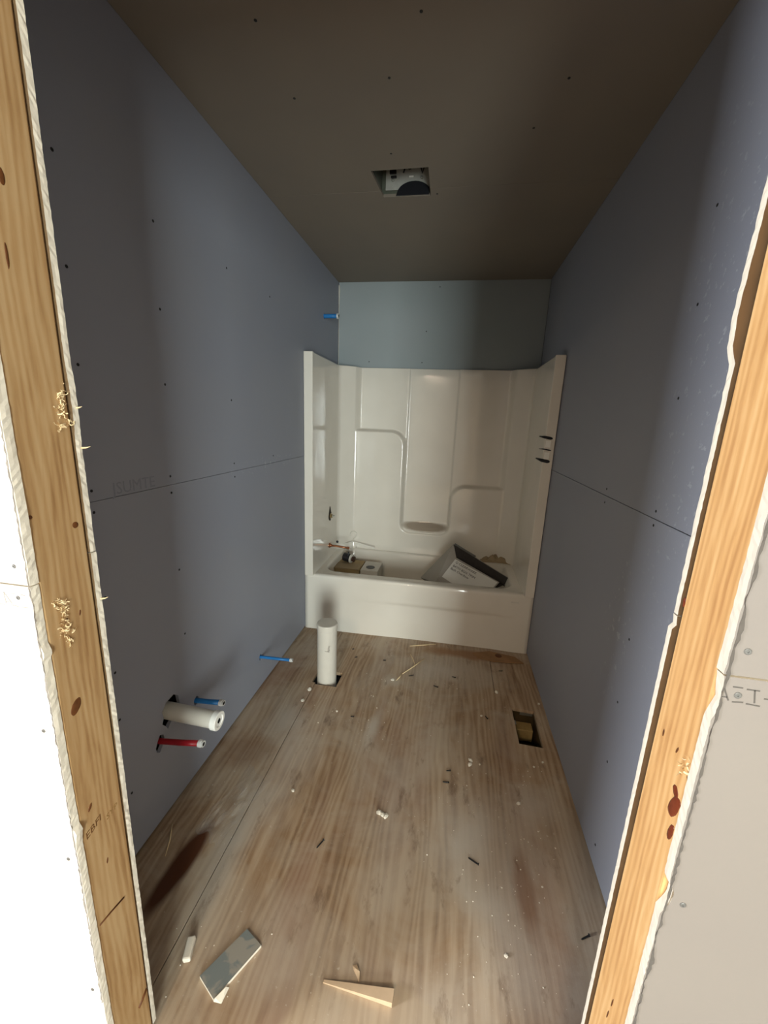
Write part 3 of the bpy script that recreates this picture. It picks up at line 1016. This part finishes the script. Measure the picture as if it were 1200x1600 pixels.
DR = empty('sink_drain_pipe', (0, -1.360, 0.394))
tag(DR, 'thick white capped drain pipe sticking out of the left wall', 'pipe')
lathe('pipe_wall', (-0.09, 0, 0), (1, 0, -0.03), [(0.0295, 0), (0.0295, 0.262)], M['pvc'], DR, 40)
lathe('cap', (0.168, 0, -0.0052 - 0.0026), (1, 0, -0.03), [(0.0300, 0.0), (0.0335, 0.001), (0.0335, 0.020), (0.0318, 0.022), (0.022, 0.022), (0.0205, 0.0195), (0.009, 0.0195), (0.0085, 0.013), (0.0001, 0.013)], [M['pvc_cap'], M['ink']], DR, 40, True, [0, 0, 0, 0, 0, 0, 1, 1])


def pex(name, label, y, z, L, r, mat, dz, y_drift=0.0, endlen=0.016):
    o = empty(name, (0, y, z))
    tag(o, label, 'pipe')
    pts = [(-0.08, 0, 0), (0, 0, 0), (L * 0.5, y_drift * 0.4, dz * 0.45), (L, y_drift, dz)]
    tube('pipe_wall', pts, r, mat, o, 16)
    lathe('crimped_end', (L, y_drift, dz), (1, y_drift, dz * 0.5), [(r * 1.02, -0.003), (r * 1.3, -0.002), (r * 1.3, endlen * 0.55), (r * 1.05, endlen * 0.6), (r * 1.15, endlen), (r * 0.7, endlen), (r * 0.65, endlen * 0.6), (0.0001, endlen * 0.6)], [M['crimp'], M['ink']], o, 18, True, [0, 0, 0, 0, 0, 1, 1])
    return o


pex('red_water_pipe', 'red water supply stub below the white drain pipe on the left wall', -1.427, 0.322, 0.150, 0.0098, M['red_pex'], 0.018, 0.004)
pex('blue_water_pipe', 'blue water supply stub just behind the white drain pipe', -1.224, 0.331, 0.105, 0.0098, M['blue_pex'], 0.009, 0.0)
pex('blue_water_pipe', 'blue water supply stub low on the left wall, near the toilet drain stub', -0.684, 0.184, 0.170, 0.0078, M['blue_pex'], 0.006, 0.0, 0.014)
pex('blue_shower_pipe', 'short blue shower pipe stub high in the corner above the tub surround', 0.375, 2.145, 0.092, 0.014, M['blue_pex'], 0.0, 0.0, 0.01)

TO = empty('toilet_drain_pipe', (0.325, -0.530, 0.0))
tag(TO, 'upright white toilet drain pipe with a flat cap standing on the floor before the tub', 'pipe')
lathe('pipe_wall', (0, 0, -0.10), (0, 0, 1), [(0.0555, 0), (0.0555, 0.42)], M['pvc'], TO, 56)
lathe('cap', (0, 0, 0.318), (0, 0, 1), [(0.0558, -0.004), (0.0572, -0.002), (0.0575, 0.026), (0.0555, 0.0305), (0.0520, 0.032), (0.0001, 0.032)], M['pvc'], TO, 56)
letters('printed_lettering', 'ASTM', (0.030, -0.0545, 0.20), 0.016, (0.15, 0.05, 1), (-1, -0.5, 0), M['greyink'], TO, 0.0002)
tube('scuff', [(0.005, -0.0556, 0.205), (0.017, -0.0535, 0.203), (0.026, -0.0495, 0.206)], 0.0012, M['greyink'], TO, 5)

# ------------------------------------------------------------------ floor register duct
DU = empty('floor_duct', (1.411, -0.674, -0.019))
tag(DU, 'bare metal duct boot in the rectangular hole by the right wall', 'duct')
bm = bmesh.new()
a_, b2, h_ = 0.066, 0.133, 0.19
for lo, hi in (((-a_, -b2, -h_), (-a_ + 0.001, b2, -0.0005)), ((a_ - 0.001, -b2, -h_), (a_, b2, -0.0005)), ((-a_, -b2, -h_), (a_, -b2 + 0.001, -0.0005)), ((-a_, b2 - 0.001, -h_), (a_, b2, -0.0005))):
    add_box(bm, lo, hi)
bm_obj('duct_wall', bm, M['duct'], DU)
box('duct_bottom', (-a_, -b2, -h_ - 0.001), (a_, b2, -h_), M['duct'], DU)
box('duct_divider', (-a_ + 0.001, 0.005, -h_), (a_ - 0.001, 0.0065, -0.085), M['duct'], DU)
box('duct_step', (-a_ + 0.002, 0.070, -0.130), (a_ - 0.012, b2 - 0.002, -0.062), simple('lit_gold_duct_metal', (0.46, 0.32, 0.13), 0.5, 0.3, 30, metal=0.2), DU, 0.004)  # gold tone paints in the lit band of the duct
box('paper_tag', (-0.056, 0.100, -0.061), (-0.026, 0.128, -0.057), M['label'], DU, 0.001)
box('metal_tab', (-0.01, 0.128, -0.02), (0.055, 0.132, 0.0185), M['steel'], DU, 0.001)
chunk('gypsum_crumb', (0.032, -0.08, -h_), (0.010, 0.008, 0.01), M['gyp'], DU, 0, 3)

# ------------------------------------------------------------------ ceiling fan housing
FA = empty('ceiling_fan_housing', (0.647, -0.498, CZ + 0.013))
tag(FA, 'open steel exhaust fan housing recessed in the ceiling, wiring and blower showing', 'exhaust fan')
hx0, hx1, hy0, hy1, hz = -0.120, 0.116, -0.112, 0.106, 0.150
bm = bmesh.new()
for lo, hi in (((hx0, hy0, 0), (hx0 + 0.001, hy1, hz)), ((hx1 - 0.001, hy0, 0), (hx1, hy1, hz)), ((hx0, hy0, 0), (hx1, hy0 + 0.001, hz)), ((hx0, hy1 - 0.001, 0), (hx1, hy1, hz)), ((hx0, hy0, hz - 0.001), (hx1, hy1, hz))):
    add_box(bm, lo, hi)
bm_obj('housing', bm, simple('dull_housing_steel', (0.12, 0.13, 0.10), 0.5, 0.3, 25, metal=0.3), FA)
mp = box('motor_plate', (-0.100, 0.092, 0.012), (0.108, 0.095, 0.148), simple('motor_plate_grey', (0.36, 0.36, 0.33), 0.5, 0.25, 25), FA, 0.001)
arch = [(-0.050, -0.0125), (0.101, -0.0125), (0.101, 0.018)] + [(0.030 + 0.075 * math.cos(t), -0.004 + 0.046 * math.sin(t)) for t in [math.radians(d) for d in range(25, 181, 12)]]
vs = [(x, 0.088, z) for x, z in arch] + [(x, 0.0915, z) for x, z in arch]
n_ = len(arch)
pydata('blower_inlet', vs, [tuple(range(n_)), tuple(range(2 * n_ - 1, n_ - 1, -1))] + [(i, n_ + i, n_ + (i + 1) % n_, (i + 1) % n_) for i in range(n_)], M['plast_black'], FA)
box('connector', (-0.082, 0.080, 0.072), (-0.052, 0.092, 0.086), M['plast_black'], FA, 0.002)
box('connector', (-0.076, 0.082, 0.056), (-0.050, 0.092, 0.064), M['plast_black'], FA, 0.002)
for x, z in ((-0.066, 0.047), (0.064, 0.052)):
    ellipsoid('bolt', (x, 0.085, z), (0.006, 0.006, 0.006), M['steel'], FA, 12)
tube('wire', [(-0.062, 0.085, 0.098), (-0.04, 0.080, 0.100), (-0.02, 0.085, 0.096), (0.0, 0.082, 0.102)], 0.0032, M['plast_black'], FA, 8)
tube('wire', [(0.045, 0.085, 0.125), (0.056, 0.082, 0.095), (0.066, 0.085, 0.068), (0.074, 0.082, 0.095), (0.076, 0.085, 0.125)], 0.0035, M['plast_black'], FA, 8)
tube('wire', [(-0.022, 0.086, 0.104), (-0.014, 0.084, 0.088), (-0.020, 0.087, 0.074)], 0.0035, M['plast_black'], FA, 8)
box('rating_label', (0.006, 0.0905, 0.058), (0.026, 0.092, 0.064), M['pvc_cap'], FA)
ellipsoid('rubber_plug', (0.008, 0.086, 0.092), (0.009, 0.005, 0.007), M['plast_black'], FA, 12)

# ------------------------------------------------------------------ ties around the right flange
for i, (z, th, lab) in enumerate(((1.402, 0.0075, 'uppermost of three black strips across the right edge of the surround'), (1.334, 0.0035, 'thin middle black strip across the right edge of the surround'), (1.268, 0.009, 'lowest and thickest black strip across the right edge of the surround'))):
    k_ = (0.006, 0.002, 0.012)[i]
    o = tube('black_strip', [(1.447 - k_, 0.030, z + k_ * 0.8), (1.460, -0.0080, z + 0.002), (1.475, -0.0125, z), (1.493, -0.0125, z - 0.003), (1.503, -0.0115, z - 0.004)], th * 1.1, M['plast_black'], None, 8, True, [0.5, 1, 1, 1, 0.6])
    tag(o, lab, 'strip', 'strips and stickers on the right flange')
for z, lab in ((1.366, 'white square sticker between the upper two black strips'), (1.298, 'white square sticker between the lower two black strips')):
    o = empty('sticker', (1.484, -0.0105, z))
    box('sticker_paper', (-0.015, -0.0008, -0.020), (0.013, 0, 0.020), M['pvc_cap'], o)
    tag(o, lab, 'sticker', 'strips and stickers on the right flange')

# ------------------------------------------------------------------ things left in the tub
def open_panel(name, a, b, c, d, t, mats, parent):
    """slab between four corners, thickness t along its normal"""
    a, b, c, d = map(Vector, (a, b, c, d))
    n = (b - a).cross(d - a).normalized() * t
    vs = [a, b, c, d, a + n, b + n, c + n, d + n]
    fs = [(3, 2, 1, 0), (4, 5, 6, 7), (0, 1, 5, 4), (1, 2, 6, 5), (2, 3, 7, 6), (3, 0, 4, 7)]
    return pydata(name, vs, fs, mats, parent)


CB = empty('open_carton', (1.03, 0.38, 0.30))
tag(CB, 'open carton with white printed label and black lining, tilted at right in the tub', 'box')
off = Vector((1.03, 0.38, 0.30))
P1, P2, P3 = Vector((1.03, 0.38, 0.486)), Vector((1.335, 0.228, 0.388)), Vector((0.895, 0.235, 0.335))
B1, B3 = Vector((1.004, 0.46, 0.569)), Vector((0.775, 0.43, 0.285))
u_ = (P2 - P1)
P4 = P3 + u_ * 0.92
B2 = B1 + u_ * 1.30 + Vector((0.03, 0.03, -0.05))
B4 = B3 + u_ * 1.0
loc = lambda v: v - off
open_panel('front_panel', loc(P1), loc(P3), loc(P4), loc(P2), 0.004, M['gcard'], CB)
open_panel('side_panel', loc(B1), loc(B3), loc(P3), loc(P1), 0.004, M['gcard'], CB)
open_panel('back_panel', loc(B1), loc(B2), loc(B4), loc(B3), 0.004, M['gcard'], CB)
open_panel('bottom_panel', loc(P3), loc(B3), loc(B4), loc(P4), 0.004, M['gcard'], CB)
e_ = Vector((0.004, -0.010, -0.004))
open_panel('lining', loc(B1 + e_), loc(B3 + e_), loc(B4 + e_), loc(B2 + e_), 0.003, M['foam'], CB)
i1 = P1.lerp(B1, 0.10)
open_panel('lining', loc(i1), loc(P2.lerp(B2, 0.10)), loc(P2.lerp(B2, 0.6) + Vector((0, 0, -0.05))), loc(P1.lerp(B1, 0.65) + Vector((0.01, 0, -0.05))), 0.003, M['foam'], CB)
tube('foam_edge', [loc(B1 + Vector((0.008, -0.004, 0.002))), loc(B1 + u_ * 0.25 + Vector((0.005, -0.004, -0.002))), loc(B1 + u_ * 0.52 + Vector((0.003, -0.004, -0.005)))], 0.007, simple('grey_foam', (0.16, 0.16, 0.15), 0.6), CB, 10)
nrm = (P3 - P1).cross(P2 - P1).normalized()
if nrm.y > 0:
    nrm = -nrm
lq = [loc(P1 + (P3 - P1) * a + u_ * b + nrm * 0.0046) for a, b in ((0.06, 0.0), (0.75, 0.02), (0.80, 0.95), (0.03, 0.97))]
open_panel('white_label', lq[0], lq[3], lq[2], lq[1], 0.0006, M['label'], CB)
for ln, s_, k_ in ((0.06, 'Q CLEARWARE', 0.025), (0.20, 'BATH BOX TRIM', 0.025), (0.31, 'Bath Overflow', 0.025)):
    st_ = P1 + (P3 - P1) * (ln + 0.10) + u_ * 0.05 + nrm * 0.0054
    lt = letters('printed_lettering', s_, loc(st_), k_, u_, P1 - P3, M['ink'], CB, 0.0002)
CT = empty('cardboard_box', (0.21, 0.38, 0.30))
tag(CT, 'flat brown cardboard box at the left end of the tub', 'box')
box('carton_body', (-0.108, -0.105, -0.215), (0.105, 0.11, 0.052), M['card'], CT, 0.003)
box('lid_flap', (-0.108, -0.106, 0.053), (0.100, 0.02, 0.057), M['kraft'], CT, 0.001)
WC = empty('white_carton', (0.385, 0.38, 0.30))
tag(WC, 'small white carton with a round black hole, beside the brown cardboard box in the tub', 'box')
box('carton_body', (-0.062, -0.10, -0.215), (0.072, 0.10, 0.056), M['wcard'], WC, 0.003)
lathe('round_opening', (0.002, -0.03, 0.0562), (0, 0, 1), [(0.034, 0.0), (0.034, 0.002), (0.0001, 0.002)], M['plast_black'], WC, 28)
CN = empty('black_fitting', (0.195, 0.40, 0.357))
tag(CN, 'black drain fitting with a white band lying on the brown cardboard box', 'fitting')
dr_ = Vector((1.0, -0.22, -0.10)).normalized()
lathe('fitting_body', Vector((-0.045, 0.03, 0.038)), dr_, [(0.0001, 0.0), (0.026, 0.001), (0.034, 0.006), (0.034, 0.062), (0.030, 0.066)], M['plast_black'], CN, 28)
lathe('white_band', Vector((-0.045, 0.03, 0.038)) + dr_ * 0.064, dr_, [(0.036, 0.0), (0.036, 0.012), (0.022, 0.013), (0.0001, 0.013)], M['wcard'], CN, 28)
lathe('threaded_end', Vector((-0.045, 0.03, 0.038)) + dr_ * 0.077, dr_, [(0.020, 0.0), (0.020, 0.012), (0.023, 0.013), (0.023, 0.020), (0.019, 0.021), (0.0001, 0.021)], simple('dark_brown_plastic', (0.05, 0.022, 0.014), 0.4), CN, 20)
lathe('nozzle', (0.0, -0.004, 0.055), (0.1, 0.2, 1), [(0.006, 0.0), (0.006, 0.035), (0.0001, 0.036)], M['plast_black'], CN, 12)

# white hanger propped on the back deck
HG = empty('wire_hanger', (0.185, 0.605, ZR))
tag(HG, 'thin white clothes hanger leaning on the tub back deck, left side', 'hanger')
arc = [(0.027 * math.cos(a), 0.0, 0.117 + 0.027 * math.sin(a)) for a in [math.radians(t) for t in range(-20, 215, 16)]]
tube('hook', [(0, -0.014, 0.062), (0.001, -0.012, 0.075), (0.016, -0.008, 0.095)] + [(x, -0.004, z) for x, y, z in arc], 0.0022, M['whitewire'], HG, 8)
tube('shoulder_wire', [(-0.145, -0.03, 0.018), (-0.10, -0.026, 0.030), (-0.04, -0.020, 0.048), (0, -0.016, 0.060), (0.05, -0.018, 0.052), (0.12, -0.022, 0.038), (0.19, -0.028, 0.026)], 0.0035, M['whitewire'], HG, 8)

# crumpled kraft paper on the right back deck
def crumple(name, c, sx, sy, h, mat, parent, seed, rz=0.0, n=14, off=0.004, ridge=1.0):
    vs, fs = [], []
    R = Matrix.Rotation(rz, 2)
    for i in range(n + 1):
        for j in range(n + 1):
            u, v = i / n - 0.5, j / n - 0.5
            w = 1 - 0.25 * noise.noise(Vector((u * 5, v * 5, seed + 9)))
            p = R @ Vector((u * sx * w, v * sy * w))
            e = max(0, 1 - (abs(u) * 2) ** 3) * max(0, 1 - (abs(v) * 2) ** 3)
            z = off + h * e * abs(noise.noise(Vector((u * 3.5 * ridge, v * 3.5 * ridge, seed)))) * 1.9
            vs.append((c[0] + p.x, c[1] + p.y, c[2] + z))
    for i in range(n):
        for j in range(n):
            a = i * (n + 1) + j
            fs.append((a, a + 1, a + n + 2, a + n + 1))
    o = pydata(name, vs, fs, mat, parent, True)
    return o


o = crumple('kraft_paper_scrap', (1.33, 0.605, ZR), 0.22, 0.09, 0.055, M['kraft'], None, 2, 0.0, 14, 0.002)
tag(o, 'crumpled brown paper scrap on the tub deck behind the open carton', 'paper')

# ------------------------------------------------------------------ things on the bathroom floor
def scrap_board(name, corners, t, mats, label, cat):
    vs = [(x, y, 0.0005) for x, y in corners] + [(x, y, t) for x, y in corners]
    n = len(corners)
    o = pydata(name, vs, [tuple(range(n))[::-1], tuple(range(n, 2 * n))] + [(i, (i + 1) % n, n + (i + 1) % n, n + i) for i in range(n)], mats, None, False, [1, 0] + [1] * n)
    return tag(o, label, cat)


ks = NT('scrap_face', 0.55, 0.3)
tornp = ks.ramp(ks.noise(16, detail=5, dist=0.5), [(0.47, 0.0), (0.52, 1.0)])
ks.color(ks.mix(tornp, (0.19, 0.215, 0.215), (0.30, 0.285, 0.25)))
scrap_board('drywall_scrap', [(0.388, -1.806), (0.449, -1.838), (0.517, -1.716), (0.460, -1.690)], 0.0095, [ks.m, M['gyp']], 'rectangular grey-blue drywall offcut on the floor near the doorway', 'drywall scrap')
o = pydata('torn_flap', [(0.449, -1.840, 0.004), (0.470, -1.838, 0.001), (0.474, -1.808, 0.003), (0.468, -1.812, 0.012), (0.452, -1.836, 0.012)], [(0, 1, 2, 3, 4)], M['gyp'])
o.parent = bpy.data.objects['drywall_scrap']

# wedge shim
W_ = [(0.711, -1.752, 0.0), (0.897, -1.762, 0.0), (0.899, -1.735, 0.0), (0.712, -1.746, 0.0)]
vs = W_ + [(0.711, -1.752, 0.003), (0.897, -1.762, 0.018), (0.899, -1.735, 0.018), (0.712, -1.746, 0.003)]
o = pydata('wood_shim', [(x, y, z + 0.0006) for x, y, z in vs], [(3, 2, 1, 0), (4, 5, 6, 7), (0, 1, 5, 4), (1, 2, 6, 5), (2, 3, 7, 6), (3, 0, 4, 7)], M['chip'])
tag(o, 'pale wooden shim wedge lying flat on the floor at the doorway', 'shim')
o = pydata('wood_chip', [(0.779, -1.703, 0.001), (0.790, -1.701, 0.006), (0.802, -1.715, 0.008), (0.805, -1.735, 0.002), (0.794, -1.722, 0.002), (0.784, -1.712, 0.0015), (0.79, -1.712, 0.010)],
           [(0, 1, 6), (1, 2, 6), (2, 3, 6), (3, 4, 6), (4, 5, 6), (5, 0, 6), (5, 4, 3, 2, 1, 0)], M['chip'])
tag(o, 'leaf-shaped pale wood chip touching the wooden shim', 'wood chip')
# long splinters
for i, (a, b, r_, lab) in enumerate((((0.75, -0.40), (0.865, -0.215), 0.003, 'long thin wood splinter on the floor before the tub, pointing at the apron'),
                                     ((0.745, -0.40), (0.722, -0.47), 0.003, 'short splinter continuing the long one before the tub'),
                                     ((0.775, -0.19), (0.812, -0.29), 0.0022, 'short pale splinter left of the long one before the tub'),
                                     ((0.76, -0.095), (0.93, -0.03), 0.0035, 'pale wood splinter lying along the foot of the tub apron'),
                                     ((0.042, -1.46), (0.092, -1.56), 0.0022, 'thin pale sliver by the left wall near the doorway'))):
    o = tube('wood_splinter', [(a[0], a[1], r_ + 0.0003), ((a[0] + b[0]) / 2 + 0.004, (a[1] + b[1]) / 2, r_ + 0.001), (b[0], b[1], r_ + 0.0003)], r_ * 1.2, M['shaving'], None, 6, True, [0.5, 1, 0.4])
    tag(o, lab, 'splinter', 'wood splinters on the floor')
# veneer chip by the tub, right
vs = [(1.17, -0.075, 0.001), (1.28, -0.03, 0.001), (1.44, -0.06, 0.001), (1.485, -0.125, 0.001), (1.30, -0.145, 0.001), (1.20, -0.12, 0.001)]
vs2 = [(x, y, 0.008 if i in (3, 4) else 0.004) for i, (x, y, z) in enumerate(vs)]
o = pydata('veneer_offcut', vs + vs2, [tuple(range(6))[::-1], tuple(range(6, 12))] + [(i, (i + 1) % 6, 6 + (i + 1) % 6, 6 + i) for i in range(6)], simple('brown_veneer', (0.30, 0.165, 0.075), 0.65, 0.4, 14))
tag(o, 'brown veneer offcut with a dark knot at the right foot of the tub', 'wood offcut')
o = ellipsoid('knot', (1.335, -0.075, 0.006), (0.022, 0.022, 0.0016), M['knot'], o, 14)

# white roll of paper tape at lower left
o = empty('gypsum_offcut', (0.325, -1.762, 0.0))
tag(o, 'white broken plaster piece at the floor seam by the left jamb', 'drywall scrap')
bm = bmesh.new()
add_box(bm, (-0.011, -0.026, 0.0008), (0.011, 0.026, 0.017), 0.004)
for v in bm.verts:
    v.co.x += 0.004 * noise.noise(v.co * 60)
    v.co.rotate(Matrix.Rotation(0.35, 3, 'Z'))
bm_obj('broken_core', bm, M['gyp'], o, False)

# chunk in the middle
o = empty('gypsum_chunk', (0.785, -1.268, 0.0), -0.5)
tag(o, 'pale ribbed plaster chunk in the middle of the floor', 'drywall scrap')
for k_ in range(3):
    chunk('broken_core', (-0.015 + 0.014 * k_, 0.002 * (k_ - 1), 0.0004), (0.0115, 0.012, 0.010), M['gyp'], o, k_, 20 + k_)

crumbs = [(1.125, -0.945, 0.012, 'largest white plaster crumb right of the middle, above a twin'), (1.122, -0.968, 0.013, 'white plaster crumb just below the largest one, right of the middle'), (1.165, -0.957, 0.006, 'tiny crumb right of the pair of plaster crumbs'),
          (1.191, -0.650, 0.008, 'white crumb beside a dark nail, left of the duct hole'), (1.445, -0.886, 0.008, 'white crumb by the right wall, just past the duct hole'), (1.40, -0.92, 0.007, 'dull crumb left of the one past the duct hole'),
          (1.306, -1.113, 0.011, 'bright crumb at the top of the dusty patch'), (0.267, -0.655, 0.018, 'glassy plaster lump at the foot of the toilet drain pipe'), (0.262, -0.745, 0.013, 'small plaster lump on the floor seam past the toilet drain pipe'),
          (0.700, -0.470, 0.014, 'white crumb left of the long splinter before the tub'), (1.287, -0.445, 0.014, 'white flake at the corner seam of the plywood by the right wall'), (0.415, -1.245, 0.009, 'upright white chip on the left side of the floor'),
          (1.20, -1.60, 0.0075, 'pearl-like crumb at the lower right of the floor'), (1.505, -0.49, 0.009, 'white crumb in the angle of floor and right wall'), (0.46, -0.78, 0.007, 'crumb between toilet drain pipe and duct hole, left')]
for i, (x, y, r_, lab) in enumerate(crumbs):
    o = chunk('plaster_crumb', (x, y, 0.0003), (r_, r_ * 0.8, r_ * 0.9), M['gyp'], None, i * 1.1, 40 + i)
    tag(o, lab, 'crumb', 'plaster crumbs on the floor')

# loose screws and nails
nails = [(1.118, -1.366, 0.038, -0.45, 'dark drywall screw right of centre, below the dusty patch'), (1.435, -1.513, 0.030, 0.5, 'dark bent screw at lower right near the right jamb'), (0.588, -1.419, 0.034, 1.1, 'dark screw left of centre on the floor'),
         (1.018, -1.078, 0.026, 0.05, 'dark nail below the plaster crumbs'), (1.028, -1.019, 0.018, 0.2, 'tiny dark nail just above another nail, mid floor'), (1.215, -0.655, 0.022, -1.0, 'dark nail left of the duct hole beside a crumb'),
         (1.05, -0.36, 0.024, -0.2, 'dark nail on the dusty floor before the tub, right'), (0.948, -0.470, 0.028, -0.3, 'dark curved nail mid floor before the tub'), (1.33, -0.235, 0.024, 0.1, 'dark nail near the veneer offcut'),
         (0.80, -0.405, 0.030, 0.4, 'dark screw beside the long splinter'), (0.44, -0.30, 0.016, 0.5, 'small dark nail right of the toilet drain pipe'), (0.62, -0.29, 0.018, -0.1, 'small dark nail between drain pipe and splinters'), (0.40, -0.215, 0.014, 0.2, 'tiny dark nail behind the toilet drain pipe'), (0.545, -0.80, 0.018, 0.1, 'small dark nail on the floor below the drain pipe, right')]
for x, y, L, a, lab in nails:
    o = empty('loose_screw', (x, y, 0.0005), a)
    tag(o, lab, 'screw', 'loose screws and nails on the floor')
    lathe('shank', (-L / 2, 0, 0.0022), (1, 0, 0.02), [(0.0001, 0), (0.0022, 0.004), (0.0024, L * 0.85), (0.0018, L)], M['black'], o, 8)
    lathe('screw_head', (L / 2 - 0.002, 0, 0.004), (1, 0, 0.02), [(0.0022, 0), (0.0044, 0.003), (0.0001, 0.0035)], M['black'], o, 10)

# fine crumbs nobody could count
q = random.Random(99)
bm = bmesh.new()
cl = [(1.25, -1.25, 0.13, 60), (1.15, -1.35, 0.12, 50), (1.20, -1.70, 0.14, 70), (0.62, -0.85, 0.06, 35), (0.66, -0.52, 0.07, 35), (0.95, -0.35, 0.2, 40), (0.8, -1.2, 0.5, 60), (1.40, -1.0, 0.07, 20), (0.35, -1.75, 0.08, 20), (0.32, -0.9, 0.1, 16)]
for cx, cy, s, n_ in cl:
    for _ in range(int(n_ * 0.7)):
        x, y = q.gauss(cx, s), q.gauss(cy, s * 1.2)
        if not (0.03 < x < 1.49 and -1.98 < y < -0.03) or (1.34 < x < 1.48 and -0.81 < y < -0.53):
            continue
        r_ = abs(q.gauss(0, 0.0010)) + 0.0006
        rr = bmesh.ops.create_icosphere(bm, subdivisions=1, radius=r_)
        for v in rr['verts']:
            v.co = Vector((x + v.co.x * q.uniform(0.7, 1.5), y + v.co.y, v.co.z * 0.7 + r_ * 0.6))
o = bm_obj('plaster_grit', bm, M['gyp'])
o['kind'] = 'stuff'
o['label'] = 'fine white plaster grit scattered over the plywood floor'
o['category'] = 'debris'

# clear film stuck to the floor at the left
o = crumple('plastic_film_scrap', (0.215, -1.34, 0.0), 0.12, 0.28, 0.022, M['film'], None, 4, -0.25, 30, 0.0012, 1.6)
tag(o, 'glossy crumpled clear film stuck to the floor along the left wall', 'plastic scrap')
